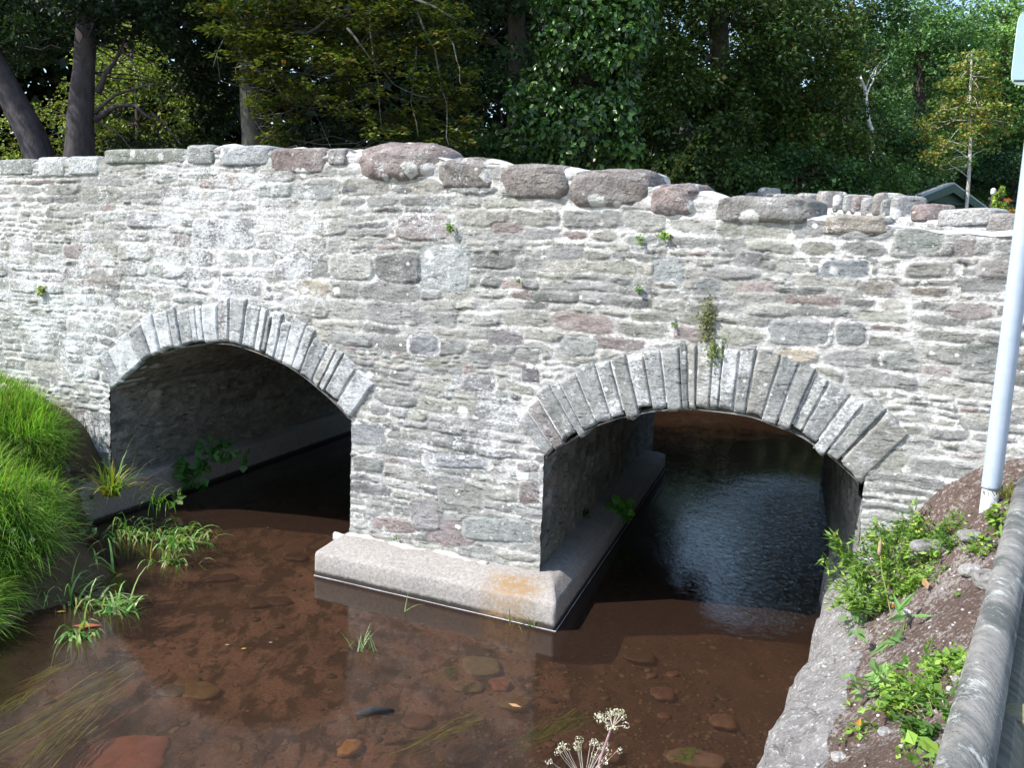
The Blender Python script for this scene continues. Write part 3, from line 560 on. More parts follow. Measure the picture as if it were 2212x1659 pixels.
rock = sm(band+.05, band-.05, acr[None, :]+0*Xb)
nr = fbm(Xb*3, Yb*3, 4, 15); nf = fbm(Xb*22, Yb*22, 4, 16)
cellx = np.floor(Xb*2.2+.5*nr)+np.floor(Yb*1.8+nr)*3.3
Zb = Zb+.10*nr*sm(0, .15, acr)[None, :]+.03*nf+rock*(.05*noise2(cellx, cellx*.7, 3)-.01+.04*fbm(Xb*9, Yb*9, 4, 33))-.06*sm(.06, 0, acr)[None, :]
zstart = EZ[:, None]-.0
lip = [(-.06, -.6), (-.05, -.2), (-.03, .05), (-.01, .7)]   # bank face falling into the water
cols = []
for off, fz in lip:
    zz = EZ*fz if fz > 0 else np.full(na, fz)
    cols.append(np.stack([EXj+off+.03*fbm(ta*9, ta*0+fz, 3, 7), EY+0*ta, zz], 1))
top_ = np.stack([Xb, Yb, Zb], -1); V = np.concatenate([np.stack(cols, 1), top_], 1)
rk = np.concatenate([np.ones((na, 4)), rock], 1)
tag(mk('ground_bank', V.reshape(-1, 3), gridf(na, V.shape[1])[:, ::-1], M['soil'], None, None, {'rock': rk.ravel()}, True), kind='structure')
def groundR(x, y): return float(RB(x, y)+.10*fbm(np.array([x*3.]), np.array([y*3.]), 4, 15)[0]+.03*fbm(np.array([x*22.]), np.array([y*22.]), 4, 16)[0])
def onR(px, py):                                        # ray meets right bank
    z = .8
    for _ in range(40):
        P = atz(px, py, z); z = .6*z+.4*groundR(P[0], P[1])
    return atz(px, py, z)
# left bank
ctl = []
for x, y, z in ((10, 1310, 0), (60, 1240, .0), (150, 1195, .02), (160, 1150, .05), (-60, 1420, 0), (-200, 1600, 0), (170, 1060, .34), (230, 1000, .45), (100, 1000, .85), (160, 950, .85), (60, 1100, .62), (0, 1200, .35), (100, 900, .95), (20, 860, 1.10), (0, 1000, 1.0), (290, 1050, .2), (250, 1120, .02)):
    ctl.append(tuple(atz(x, y, z)))
for s, z in ((-4.85, .42), (-5.1, .86), (-5.4, .98), (-6.0, 1.10), (-6.7, 1.2), (-8, 1.4), (-9.5, 1.5)): ctl.append((*wl(s, 0, 0)[:2], z))
ctl += [(-9, 6, 1.6), (-12, 5, 1.8), (-7.5, 3, .9), (-5.5, 2, .2), (-12, 0, 1.6), (-8, -1, .9)]
LB = rbf(ctl)
gx = np.arange(-14, -2.4, .05); gy = np.arange(-1.5, 12.5, .05); X, Y = np.meshgrid(gx, gy, indexing='ij'); Z = LB(X, Y)+.10*fbm(X*2, Y*2, 4, 3)+.03*fbm(X*12, Y*12, 3, 4)
Z = np.where(Z < .02, Z*3-.05, Z)
dl = (X-B0[0])*nn[0]+(Y-B0[1])*nn[1]; sl = (X-B0[0])*us[0]+(Y-B0[1])*us[1]
q = gridf(len(gx), len(gy)); kp = (dl.ravel()[q].max(1) < .08)&(Z.ravel()[q].max(1) > -.4)
kp &= ~((dl.ravel()[q].max(1) > -.6)&(sl.ravel()[q].max(1) > -4.75+0*kp))
m_e, nt, b = mat('earth'); v = coords(nt); c = mix(nt, noise(nt, v, 9, 6, .7), (.035, .024, .014), (.11, .08, .04)); nt.links.new(c, b.inputs['Base Color']); b.inputs['Roughness'].default_value = .95; bump(nt, b, noise(nt, v, 30, 5), .8, .02); M['earth'] = m_e
tag(mk('ground_slope', np.stack([X, Y, Z], -1).reshape(-1, 3), q[kp], M['earth'], smooth=True), kind='structure')
# woodland floor and fields behind the bridge, with the stream cut through it
gx = np.concatenate([np.linspace(-120, -16, 30), np.arange(-15, 16, .5), np.linspace(17, 120, 30)]); gy = np.concatenate([np.arange(-6, 40, .5), np.linspace(41, 160, 30)])
X, Y = np.meshgrid(gx, gy, indexing='ij'); qs = (X-B0[0])*us[0]+(Y-B0[1])*us[1]; qd = (X-B0[0])*nn[0]+(Y-B0[1])*nn[1]
qc = qs-qd*bx/by                                        # across-stream coordinate
bank = np.minimum(sm(-5.2, -8.4, qc)+sm(2.6, 5.0, qc), 1)
curve = sm(17, 27, qd)                                  # the stream bends out of sight
Z = np.maximum(bank*2.5, curve*2.6)-.7*(1-np.maximum(bank, curve))+.3*fbm(X*.2, Y*.2, 3, 2)
Z = np.where(qd < dY+.05, np.minimum(Z, -.75), Z)
Z = np.where((qd < 6.6)&((qs < -9.4)|(qs > 5.9))&(qd > 0), 2.0, Z)
Z = np.where((qd < 0)&((X < -13)|(X > 10.5)), np.clip((np.abs(X)-10)*.5, -.7, 1.5), Z)
tag(mk('ground', np.stack([X, Y, Z], -1).reshape(-1, 3), gridf(len(gx), len(gy)), M['earth'], smooth=True), kind='structure')

# ------------------------------------------------------------------ foliage tools
def leaves(bag, P, Nn, D, L, W, col, fold=.18):
    """pointed folded leaves: base, two sides, tip, mid rib"""
    n = len(P); Nn = Nn/(np.linalg.norm(Nn, axis=1)[:, None]+1e-9); D = D-Nn*(D*Nn).sum(1)[:, None]; D /= np.linalg.norm(D, axis=1)[:, None]+1e-9
    Sd = np.cross(Nn, D); L = np.broadcast_to(L, (n,))[:, None]; W = np.broadcast_to(W, (n,))[:, None]
    V = np.stack([P, P+D*L*.45+Sd*W*.5, P+D*L, P+D*L*.45-Sd*W*.5, P+D*L*.5-Nn*W*fold], 1)
    i = np.arange(n)*5; q = np.concatenate([np.stack([i, i+4, i+2, i+1], 1), np.stack([i, i+3, i+2, i+4], 1)])
    bag.add(V.reshape(-1, 3), q, c=np.repeat(np.asarray(col), 5, axis=0))
def rnd3(n): v = rng.normal(size=(n, 3)); return v/np.linalg.norm(v, axis=1)[:, None]
def pal(n, cols, w=None, jit=.25):
    cols = np.array(cols); w = None if w is None else np.array(w)/sum(w)
    return cols[rng.choice(len(cols), size=n, p=w)]*rng.uniform(1-jit, 1+jit, (n, 1))
def clumps(bag, C, R, k, L, colf, flat=1.0, up=.5, twigs=None, tc=(.1, .09, .07), outward=.4, root=None):
    """C centres (n,3), R radius (n,), k leaves each"""
    n = len(C); idx = np.repeat(np.arange(n), k); d = rnd3(len(idx))*rng.uniform(.25, 1, (len(idx), 1))**.6
    d[:, 2] *= flat; P = C[idx]+d*np.asarray(R)[idx][:, None]
    Nn = rnd3(len(idx))*1.0+np.array([0, 0, up*2])+d*outward*2
    D = rnd3(len(idx))+d*1.2+np.array([0, 0, -.5]); sz = L*rng.uniform(.6, 1.3, len(idx))
    leaves(bag, P, Nn, D, sz, sz*rng.uniform(.5, .75, len(idx)), colf(idx, P))
def ellip(n, c, r, shell=.35):
    d = rnd3(n)*(rng.uniform(shell, 1, (n, 1))**.5); return np.asarray(c)+d*np.asarray(r)
def limb(bag, a, b, r0, r1, c, wig=.12, seed=0, n=8, sag=0, sides=7):
    a = np.asarray(a, float); b = np.asarray(b, float); t = np.linspace(0, 1, n)[:, None]; L = np.linalg.norm(b-a)
    P = a+(b-a)*t; w = np.stack([fbm(t[:, 0]*3+seed, t[:, 0]*0+k*7+seed, 2, seed+k) for k in range(3)], 1)*wig*L*2*np.sin(t*PI*.5)
    P = P+w; P[:, 2] -= sag*np.sin(t[:, 0]*PI)*L; tube(bag, P, r0+(r1-r0)*t[:, 0]**.8, sides, c, .15); return P
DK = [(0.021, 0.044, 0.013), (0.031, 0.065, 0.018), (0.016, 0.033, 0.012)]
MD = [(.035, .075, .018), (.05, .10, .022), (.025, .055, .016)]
LT = [(.09, .15, .028), (.06, .12, .03), (.13, .18, .035)]
BE = [(0.101, 0.132, 0.022), (0.142, 0.162, 0.025), (0.182, 0.142, 0.022), (0.060, 0.091, 0.020), (0.223, 0.111, 0.020)]
def colf_of(cols, w=None, blotch=.5):
    def f(idx, P):
        c = pal(len(idx), cols, w); k = np.random.RandomState(3).uniform(1-blotch, 1+blotch, idx.max()+1)[idx]
        return c*k[:, None]
    return f
def tree(name, label, base, trunk, crowns, L, cols, w=None, bark=(.07, .06, .05), cat='tree', group=None, m='leaf', flat=.6, up=.5, twig_every=3, limbs=(), outward=.4, twr=.012):
    """trunk: [(point, radius)...]; crowns: [(centre, radii, clump count, clump radius, leaves per clump)]"""
    base = np.asarray(base, float); t = thing(name, label, cat, base, 0, group)
    tb = Bag(); P = np.array([p for p, r in trunk]); R = np.array([r for p, r in trunk])
    tt = np.arange(len(P)); T2 = np.linspace(0, len(P)-1, 5*(len(P)-1)+1); P2 = np.stack([np.interp(T2, tt, P[:, k]) for k in range(3)], 1); R2 = np.interp(T2, tt, R)
    for _ in range(3): P2[1:-1] = (P2[:-2]+2*P2[1:-1]+P2[2:])/4
    tube(tb, P2, R2, 14, bark, .18)
    for a, b, r0_, r1_, sg in limbs: limb(tb, a, b, r0_, r1_, bark, .10, int(abs(b[0])*10) % 50, 10, sg)
    cb = Bag()
    for c, r, nc, cr, k in crowns:
        Cc = ellip(nc, c, r); RR = cr*rng.uniform(.6, 1.35, nc)
        clumps(cb, Cc, RR, k, L, colf_of(cols, w), flat, up, outward=outward)
        for i in range(0, nc, twig_every):
            j = np.argmin(np.linalg.norm(P2-Cc[i], axis=1)+rng.uniform(0, 1.5, len(P2))); limb(tb, P2[j], Cc[i], twr, .003, bark, .14, i % 60, 6, 0, 4)
    tb.build('trunk', M['bark'], t, True, base); cb.build('crown', M[m], t, False, base)
    for ch in t.children: ch.matrix_parent_inverse.identity()
    return t
def px(x, y, d): return atd(x, y, d)
def base_of(x, d, z=2.3): P = atd(x, 420, d); P[2] = z; return P

# left: trunks in deep shade under unseen high crowns, shaped to cast it
b1 = px(140, 560, 13); b1[2] = 2.2
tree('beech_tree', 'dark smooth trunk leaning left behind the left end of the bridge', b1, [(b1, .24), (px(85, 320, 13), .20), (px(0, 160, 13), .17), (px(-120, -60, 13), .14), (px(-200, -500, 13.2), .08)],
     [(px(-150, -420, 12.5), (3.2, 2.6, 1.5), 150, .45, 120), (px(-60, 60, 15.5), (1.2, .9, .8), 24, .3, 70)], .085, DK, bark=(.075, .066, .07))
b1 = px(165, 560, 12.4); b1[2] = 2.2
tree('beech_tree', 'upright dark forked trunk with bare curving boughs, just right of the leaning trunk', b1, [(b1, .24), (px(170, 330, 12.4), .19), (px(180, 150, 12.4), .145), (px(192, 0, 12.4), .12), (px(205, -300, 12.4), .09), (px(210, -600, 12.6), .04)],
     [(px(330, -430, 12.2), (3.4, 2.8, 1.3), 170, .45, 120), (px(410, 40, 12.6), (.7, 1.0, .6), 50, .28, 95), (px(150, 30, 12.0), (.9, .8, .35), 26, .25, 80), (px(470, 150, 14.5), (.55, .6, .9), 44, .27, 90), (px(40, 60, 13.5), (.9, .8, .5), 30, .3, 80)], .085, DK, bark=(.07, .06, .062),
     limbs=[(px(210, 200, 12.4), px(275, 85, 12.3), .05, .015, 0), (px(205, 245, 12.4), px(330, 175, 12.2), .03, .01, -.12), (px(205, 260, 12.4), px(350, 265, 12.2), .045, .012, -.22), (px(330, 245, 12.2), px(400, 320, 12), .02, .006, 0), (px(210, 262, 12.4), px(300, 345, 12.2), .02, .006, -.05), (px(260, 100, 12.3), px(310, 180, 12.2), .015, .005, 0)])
# thicket seen between the trunks, sunlight put into its leaf colours
b1 = base_of(300, 17)
tree('hazel_bush', 'yellow green hazel thicket coloured as if sunlit seen through the gap between the left trunks', b1, [(b1, .07), (px(300, 250, 17), .05), (px(280, 80, 17), .02)],
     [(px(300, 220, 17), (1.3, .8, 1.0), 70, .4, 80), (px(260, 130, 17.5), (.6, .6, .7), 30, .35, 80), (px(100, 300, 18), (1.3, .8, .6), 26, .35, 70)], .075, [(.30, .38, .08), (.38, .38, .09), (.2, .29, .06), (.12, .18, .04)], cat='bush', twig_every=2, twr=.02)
# beech with drooping yellowing sprays
b1 = px(555, 560, 12.0); b1[2] = 2.2
bl = [(px(540, 60, 12), px(700, 60, 10.8), .05, .012, .02), (px(530, 120, 12), px(620, 190, 10.9), .03, .008, .05), (px(545, 20, 12), px(980, 30, 10.4), .05, .010, -.05), (px(800, 10, 10.9), px(830, 280, 10.4), .018, .004, 0), (px(900, 20, 10.7), px(1000, 330, 10.3), .016, .003, 0), (px(750, 60, 10.8), px(920, 210, 10.3), .016, .003, .03), (px(900, 100, 10.6), px(890, 300, 10.3), .010, .003, 0), (px(960, 60, 10.5), px(1010, 190, 10.2), .012, .003, 0), (px(520, 10, 11), px(470, 140, 10.6), .016, .004, 0)]
tree('beech_tree', 'beech with a pale mossy trunk and drooping yellowing sprays, left of the ivy clad tree', b1, [(b1, .20), (px(548, 320, 12), .14), (px(535, 150, 12), .11), (px(524, 0, 12), .10), (px(515, -300, 12), .07), (px(510, -500, 12), .03)],
     [(px(760, 60, 10.9), (1.5, .9, .42), 90, .22, 55), (px(640, 150, 11), (.9, .7, .42), 46, .2, 50), (px(850, 190, 10.8), (1.0, .6, .5), 50, .2, 48), (px(540, 70, 10.9), (.5, .5, .5), 26, .2, 48), (px(700, 20, 11.4), (1.7, .8, .35), 60, .22, 60), (px(960, 120, 10.6), (.35, .4, .6), 20, .15, 40), (px(900, 300, 10.5), (.6, .3, .22), 22, .14, 40), (px(1000, 250, 10.4), (.14, .2, .45), 9, .12, 30), (px(590, 250, 11.2), (.35, .3, .4), 16, .18, 42), (px(700, -330, 11.6), (3.2, 2.2, 1.2), 130, .4, 110)], .072, BE, [4, 2, .9, 6, .3], bark=(.10, .10, .085), limbs=bl, flat=.35, up=.9, twig_every=5, outward=.1, twr=.008)
# central tree wrapped in ivy
b1 = px(1260, 560, 11.6); b1[2] = 2.2
tree('ivy_clad_tree', 'tree wholly wrapped in glossy bright green ivy behind the middle of the bridge', b1, [(b1, .25), (px(1265, 250, 11.8), .22), (px(1280, 0, 11.8), .18), (px(1290, -400, 11.8), .10)],
     [(px(1255, 290, 11.4), (.72, .5, .55), 90, .2, 55), (px(1270, 120, 11.4), (.62, .5, .75), 90, .2, 55), (px(1300, 0, 11.4), (.75, .55, .6), 80, .2, 55), (px(1335, 90, 11.2), (.32, .4, .6), 36, .17, 45), (px(1160, 240, 11.6), (.35, .4, .5), 30, .17, 45), (px(1290, -300, 11.6), (1.5, 1.4, 1.0), 120, .35, 70)], .085, [(.045, .115, .024), (.07, .165, .03), (.15, .27, .05), (.022, .06, .016)], [3, 3, 1.4, 2.5], m='ivy', flat=.9, up=.1, outward=1.1, limbs=[(px(1370, -60, 11.1), px(1395, 90, 11.1), .016, .008, 0)])
b1 = base_of(1120, 14)
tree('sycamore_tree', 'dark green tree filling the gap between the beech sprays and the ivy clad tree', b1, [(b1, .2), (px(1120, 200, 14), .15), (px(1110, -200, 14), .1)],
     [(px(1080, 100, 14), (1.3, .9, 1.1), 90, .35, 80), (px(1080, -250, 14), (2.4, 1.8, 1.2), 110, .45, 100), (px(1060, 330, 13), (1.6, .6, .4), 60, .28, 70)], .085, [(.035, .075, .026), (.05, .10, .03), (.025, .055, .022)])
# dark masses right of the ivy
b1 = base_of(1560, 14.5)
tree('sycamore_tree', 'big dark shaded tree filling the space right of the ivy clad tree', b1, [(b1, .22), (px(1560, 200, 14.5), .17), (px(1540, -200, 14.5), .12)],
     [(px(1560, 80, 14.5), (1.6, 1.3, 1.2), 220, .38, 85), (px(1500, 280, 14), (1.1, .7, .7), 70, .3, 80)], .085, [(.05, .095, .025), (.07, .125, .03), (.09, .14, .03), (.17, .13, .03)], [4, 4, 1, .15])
b1 = base_of(1720, 16)
tree('hornbeam_tree', 'mid green tree flecked with orange leaves, left of the crooked birch', b1, [(b1, .16), (px(1720, 250, 16), .13), (px(1700, 0, 16), .08)],
     [(px(1725, 120, 16), (1.1, 1.2, 1.1), 170, .33, 80), (px(1740, 290, 15.5), (1.2, 1, .7), 100, .3, 80), (px(1690, 20, 16), (1.0, .9, .5), 60, .33, 70)], .085, [(.08, .145, .03), (.055, .105, .026), (.15, .18, .035), (.28, .17, .03)], [4, 4, 1.2, .3])
# lighter trees on the right
b1 = base_of(1990, 20)
tree('ash_tree', 'tall airy bluish green tree between the two white birches', b1, [(b1, .16), (px(1990, 250, 20), .12), (px(1980, 30, 20), .07)],
     [(px(1970, 200, 20), (1.2, 1, 1.5), 110, .38, 75), (px(2010, 60, 20), (1.1, 1, .8), 70, .38, 75), (px(1960, 340, 19), (1.1, .8, .7), 60, .33, 75)], .09, [(.16, .30, .11), (.21, .37, .14), (.09, .19, .07)], cat='tree')
b1 = base_of(2170, 21)
tree('ash_tree', 'pale green tree at the right edge beneath the open sky, beyond the sign plate', b1, [(b1, .16), (px(2170, 250, 21), .12), (px(2170, 30, 21), .06)],
     [(px(2160, 120, 21), (1.1, 1, 1.3), 100, .38, 70), (px(2180, 320, 21), (1.0, .8, 1.1), 80, .38, 75), (px(2260, 150, 20), (.9, .8, 1.8), 80, .38, 75)], .09, [(.24, .40, .13), (.30, .46, .16), (.15, .27, .09)])
b1 = base_of(1830, 19)
tree('alder_tree', 'dark alder with sky showing through its top, above the crooked birch', b1, [(b1, .15), (px(1835, 200, 19), .1), (px(1840, -20, 19), .06)],
     [(px(1830, 200, 19), (.9, .8, 1.1), 70, .36, 75), (px(1900, 30, 18.5), (.65, .6, .5), 36, .3, 70), (px(1850, 330, 18.5), (1.0, .8, .6), 55, .33, 75), (px(1840, 100, 18), (.8, .5, .2), 20, .25, 60)], .09, [(.05, .11, .035), (.08, .16, .05), (.035, .08, .028)])
b1 = base_of(1872, 17)
tree('birch_tree', 'crooked white birch stem rising from the shrubs behind the right of the bridge', b1, [(b1, .05), (px(1877, 375, 17), .036), (px(1880, 340, 17), .035), (px(1890, 297, 17), .035), (px(1876, 262, 17), .033), (px(1872, 215, 17), .028), (px(1868, 190, 17), .03), (px(1858, 165, 17), .02)],
     [(px(1850, 150, 17.3), (.5, .5, .35), 22, .22, 40)], .07, [(.06, .11, .03), (.10, .14, .03)], bark=(.85, .83, .8), limbs=[(px(1872, 205, 17), px(1900, 140, 17), .022, .008, 0), (px(1895, 160, 17), px(1915, 135, 17), .01, .004, 0)])
b1 = base_of(2093, 17.5)
tree('birch_tree', 'slim straight birch with orange tinged leaves behind the green shed', b1, [(b1, .045), (px(2092, 400, 17.5), .034), (px(2097, 300, 17.5), .028), (px(2095, 200, 17.5), .022), (px(2100, 110, 17.5), .018)],
     [(px(2095, 170, 17.5), (.55, .5, .6), 50, .2, 38), (px(2060, 270, 17.5), (.65, .5, .5), 36, .2, 36), (px(2130, 270, 17.5), (.6, .5, .45), 32, .2, 36), (px(2040, 340, 17.3), (.4, .4, .25), 12, .2, 34)], .065, [(.24, .30, .06), (.34, .28, .07), (.44, .24, .06), (.15, .26, .06)], [5, 2.4, .8, 4], bark=(.55, .52, .48), flat=.4)
# low hedge and shrubs immediately behind the parapet
for nm, lab, x, y, d, rr, nc, cols in (
    ('hedge_shrub', 'low dark hedge shrub just above the parapet right of the ivy clad tree', 1520, 385, 13.5, (1.1, .6, .45), 80, [(.04, .085, .025), (.06, .12, .03), (.09, .15, .035)]),
    ('hedge_shrub', 'broad green shrub against the parapet left of the crooked birch', 1720, 385, 14.5, (1.3, .6, .5), 90, [(.055, .13, .035), (.08, .17, .045), (.035, .09, .026)]),
    ('hedge_shrub', 'light green bush around the foot of the crooked birch', 1860, 390, 15.5, (.9, .6, .45), 60, [(.10, .2, .045), (.15, .25, .055), (.06, .13, .03)]),
    ('hedge_shrub', 'dark undergrowth behind the ridge of the green shed', 2000, 375, 21, (1.5, .6, .6), 60, [(.03, .06, .02), (.05, .09, .03)]),
    ('hedge_shrub', 'bluish green hedge at the right edge behind the white lamp post', 2190, 380, 20, (1.0, .6, .7), 50, [(.03, .08, .035), (.045, .11, .05)]),
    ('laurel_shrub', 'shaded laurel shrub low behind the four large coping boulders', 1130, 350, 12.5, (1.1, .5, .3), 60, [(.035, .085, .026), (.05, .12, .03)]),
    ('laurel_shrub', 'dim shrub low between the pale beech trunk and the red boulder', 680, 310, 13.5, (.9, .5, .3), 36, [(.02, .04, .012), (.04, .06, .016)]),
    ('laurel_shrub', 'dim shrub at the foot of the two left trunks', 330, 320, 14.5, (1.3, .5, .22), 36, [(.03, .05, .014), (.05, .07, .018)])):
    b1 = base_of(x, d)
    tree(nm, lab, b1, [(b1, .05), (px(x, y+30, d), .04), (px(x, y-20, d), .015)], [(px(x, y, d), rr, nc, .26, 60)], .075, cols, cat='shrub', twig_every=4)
# bare sprig with yellow tips above the hedge
b1 = px(1430, 420, 11.5); b_ = Bag(); 
for a, b in (((1430, 420), (1497, 290)), ((1450, 380), (1510, 318)), ((1440, 400), (1475, 330))):
    Pp = limb(b_, px(*a, 11.5), px(*b, 11.3), .008, .003, (.2, .16, .08), .05, 3, 8, 0, 5)
    n = 26; k = rng.integers(2, 8, n); leaves(b_, Pp[k]+rnd3(n)*.05, rnd3(n)+[0, 0, 1], rnd3(n)+[.5, 0, .5], .06, .03, pal(n, [(.20, .24, .03), (.12, .18, .03)]))
o = b_.build('hedge_sprig', M['leaf'], None, False, b1); tag(o, 'single yellow green sprig sticking up from the dark hedge right of the ivy', 'twig')
# far woodland
wb = Bag(); n = 2900; az = rng.uniform(-.74, .68, n); dd_ = rng.uniform(24, 34, n); zz = rng.uniform(1.5, 17, n)
kk = ~((az > .13)&(zz > 2.6+dd_*np.where((az > .17)&(az < .38), .1, 1)*np.where(az > .13, .25, .31)+.8*np.sin(az*40)))&~((az > -.02)&(az < .3)&(zz > 12.5))
C = np.stack([np.sin(az)*dd_, np.cos(az)*dd_, zz], 1)[kk]
lf = sm(.25, .55, np.interp(C[:, 0]/C[:, 1], [-1, 1], [-1, 1]))  # leaf colours pale toward the right in place of haze
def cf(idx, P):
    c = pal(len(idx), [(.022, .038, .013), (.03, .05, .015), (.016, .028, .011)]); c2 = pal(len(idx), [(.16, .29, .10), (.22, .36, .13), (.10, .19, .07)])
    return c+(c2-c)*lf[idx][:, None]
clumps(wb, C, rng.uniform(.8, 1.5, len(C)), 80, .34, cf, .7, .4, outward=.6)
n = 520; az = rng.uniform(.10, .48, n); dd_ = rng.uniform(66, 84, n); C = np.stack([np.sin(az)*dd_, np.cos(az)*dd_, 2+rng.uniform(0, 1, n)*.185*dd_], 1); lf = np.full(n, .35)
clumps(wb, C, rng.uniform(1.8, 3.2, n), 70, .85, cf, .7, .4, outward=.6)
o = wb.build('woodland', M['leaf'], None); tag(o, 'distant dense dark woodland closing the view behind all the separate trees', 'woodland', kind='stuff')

# ------------------------------------------------------------------ shed, hut, lamp post, garden plants
def gable(name, label, apex, le, re, ridge, zb, cw, cr, cat, louvre=True, pipe=True):
    A, L_, R_, Rg = [np.asarray(v, float) for v in (apex, le, re, ridge)]
    bk = Rg-A; t = thing(name, label, cat, ((L_+R_)/2)[:2].tolist()+[zb]); O = np.array(t.location)
    wb_ = Bag(); ins = .08*(R_-L_)/np.linalg.norm(R_-L_); l, r = L_+ins, R_-ins; a = A-[0, 0, .06]; l = l-[0, 0, .02]; r = r-[0, 0, .02]
    fr = [a, l, np.array([l[0], l[1], zb]), np.array([r[0], r[1], zb]), r]; n0 = bk/np.linalg.norm(bk)*.06
    V = [p+n0-O for p in fr]+[p+bk*.97-O for p in fr]
    wb_.add(V, [[1, 2, 7, 6], [4, 9, 8, 3], [1, 4, 3, 2], [6, 7, 8, 9]], [[0, 4, 1], [5, 6, 9]], cw); wb_.build('wall', simple('painted_boards_'+name, cw, .6, .12, 4, .3, .4, (1, 1, 12)), t)
    rb_ = Bag()
    for e in (L_, R_):
        o_ = (e-A); ov = o_/np.linalg.norm(o_)*.10; th = np.array([0, 0, .03])
        q = [A-n0*.8, e+ov-n0*.8, e+ov+bk, A+bk]; V = [p-O+th for p in q]+[p-O for p in q]
        rb_.add(V, [[0, 1, 2, 3], [7, 6, 5, 4], [0, 4, 5, 1], [1, 5, 6, 2], [2, 6, 7, 3]], c=cr)
    rb_.build('roof', simple('roof_felt_'+name, cr, .7, .2, 20, .3), t)
    for e in (L_, R_):
        g = Bag(); o_ = (e-A); ov = o_/np.linalg.norm(o_)*.12; q = [A, e+ov, e+ov-[0, 0, .13], A-[0, 0, .16]]
        V = [p-n0*1.4-O for p in q]+[p-n0*.8-O for p in q]
        g.add(V, [[3, 2, 1, 0], [4, 5, 6, 7], [0, 1, 5, 4], [1, 2, 6, 5], [2, 3, 7, 6]], c=cw); g.build('bargeboard', simple('barge_paint_'+name, tuple(np.array(cw)*1.15), .5, .1, 8, 0), t)
    if louvre:
        g = Bag(); x = (R_-L_)/np.linalg.norm(R_-L_); m0 = (L_+R_)/2+[0, 0, .05]-n0*.1-O; tube(g, [m0-x*.45+[0, 0, .03], m0+x*.45+[0, 0, .03]], .03, 4, cw); g.build('batten', simple('batten_paint', tuple(np.array(cw)*1.3), .5, .1, 8, 0), t)
    if pipe:
        g = Bag(); p = A+bk*.85-O; tube(g, [p-[0, 0, .1], p+[0, 0, .16]], .045, 8, (.4, .5, .6)); tube(g, [p+[0, 0, .16], p+[0, 0, .22]], .075, 8, (.4, .5, .6)); g.build('vent_pipe', simple('vent_metal', (.35, .45, .52), .5, .1, 8, 0), t)
    return t
A_ = px(2060, 397, 17.5); Lh = px(1958, 439, 17.2); Rh = px(2142, 458, 17.9); Rg = px(1998, 405, 20.8)
gable('garden_shed', 'dark green timber shed with a grey gable roof beyond the right end of the bridge', A_, Lh, Rh, Rg, 2.2, (.045, .085, .07), (.42, .46, .52), 'shed')
A2 = px(1935, 408, 23); L2 = px(1868, 412, 23); R2_ = px(1938, 415, 23.5); Rg2 = px(1930, 404, 26)
gable('small_hut', 'low dark hut with a faded green flat looking roof left of the green shed', A2, L2, R2_, Rg2, 2.2, (.012, .012, .01), (.07, .10, .09), 'hut', False, False)
# green screen fence behind the lamp
t = thing('garden_fence', 'dark green boarded garden fence right of the shed, under the hedge', 'fence', (*px(2180, 430, 18.5)[:2], 2.2)); O = np.array(t.location)
g = Bag(); p0 = px(2135, 425, 18.5); p1 = px(2260, 437, 17.5); h_ = p0[2]-2.2
for k in range(12):
    a = p0+(p1-p0)*k/12; b = p0+(p1-p0)*(k+.93)/12; nv_ = np.array([.02, .03, 0]); zt = np.array([0, 0, 0]); z0 = 2.2
    V = [a, b, [b[0], b[1], z0], [a[0], a[1], z0]]; V = [np.array(v)-O for v in V]; V2 = [v+nv_ for v in V]; g.add(V+V2, [[3, 2, 1, 0], [4, 5, 6, 7], [0, 1, 5, 4], [0, 4, 7, 3], [1, 2, 6, 5]], c=(.03, .055, .045))
g.build('board_panel', simple('fence_paint', (.03, .06, .048), .7, .2, 8, .2), t)
g = Bag(); tube(g, [p0-O+[0, -.04, -.05], p1-O+[0, -.04, -.05]], .03, 4, (.03, .05, .04)); g.build('rail', simple('fence_rail', (.035, .06, .05), .7, .2, 8, .2), t)
c = px(2145, 420, 13); t = thing('garden_lamp', 'small white garden lamp on a brown wooden post beside the yellow conifer', 'lamp', (c[0], c[1], 2.2)); O = np.array(t.location)
g = Bag(); tube(g, [(0, 0, 0), (0, 0, c[2]-2.2)], .022, 8, (.12, .1, .07)); g.build('post', M['bark'], t)
g = Bag(); zt = c[2]-2.2; tube(g, [(0, 0, zt-.005), (0, 0, zt+.01), (0, 0, zt+.075), (0, 0, zt+.09)], np.array([.02, .034, .034, .012]), 12, (.8, .8, .8)); g.build('lamp_head', simple('white_enamel', (.8, .8, .82), .4, .03, 5, 0), t)
c = px(2165, 440, 12.5); t = tree('dwarf_conifer', 'bright yellow green dwarf conifer poking above the wall at the right', (c[0], c[1], 2.3), [((c[0], c[1], 2.3), .03), (px(2163, 440, 12.5), .02), (px(2166, 405, 12.5), .008)],
     [(px(2158, 452, 12.5), (.12, .1, .10), 12, .07, 60), (px(2162, 432, 12.5), (.08, .07, .12), 10, .05, 60), (px(2168, 412, 12.5), (.03, .03, .07), 5, .03, 50)], .035, [(.22, .34, .04), (.30, .42, .06), (.14, .24, .03)], cat='conifer', up=0, outward=1.5)
c = px(2185, 455, 12.2); tree('flowering_shrub', 'small garden shrub with red flowers and orange leaves beside the yellow conifer', (c[0], c[1], 2.3), [((c[0], c[1], 2.3), .02), (px(2185, 460, 12.2), .015), (px(2185, 440, 12.2), .006)],
     [(px(2182, 462, 12.2), (.12, .08, .05), 8, .05, 34), (px(2180, 432, 12.2), (.03, .03, .02), 2, .025, 16)], .045, [(.35, .18, .03), (.5, .05, .03), (.12, .2, .04), (.45, .25, .06)], cat='shrub')

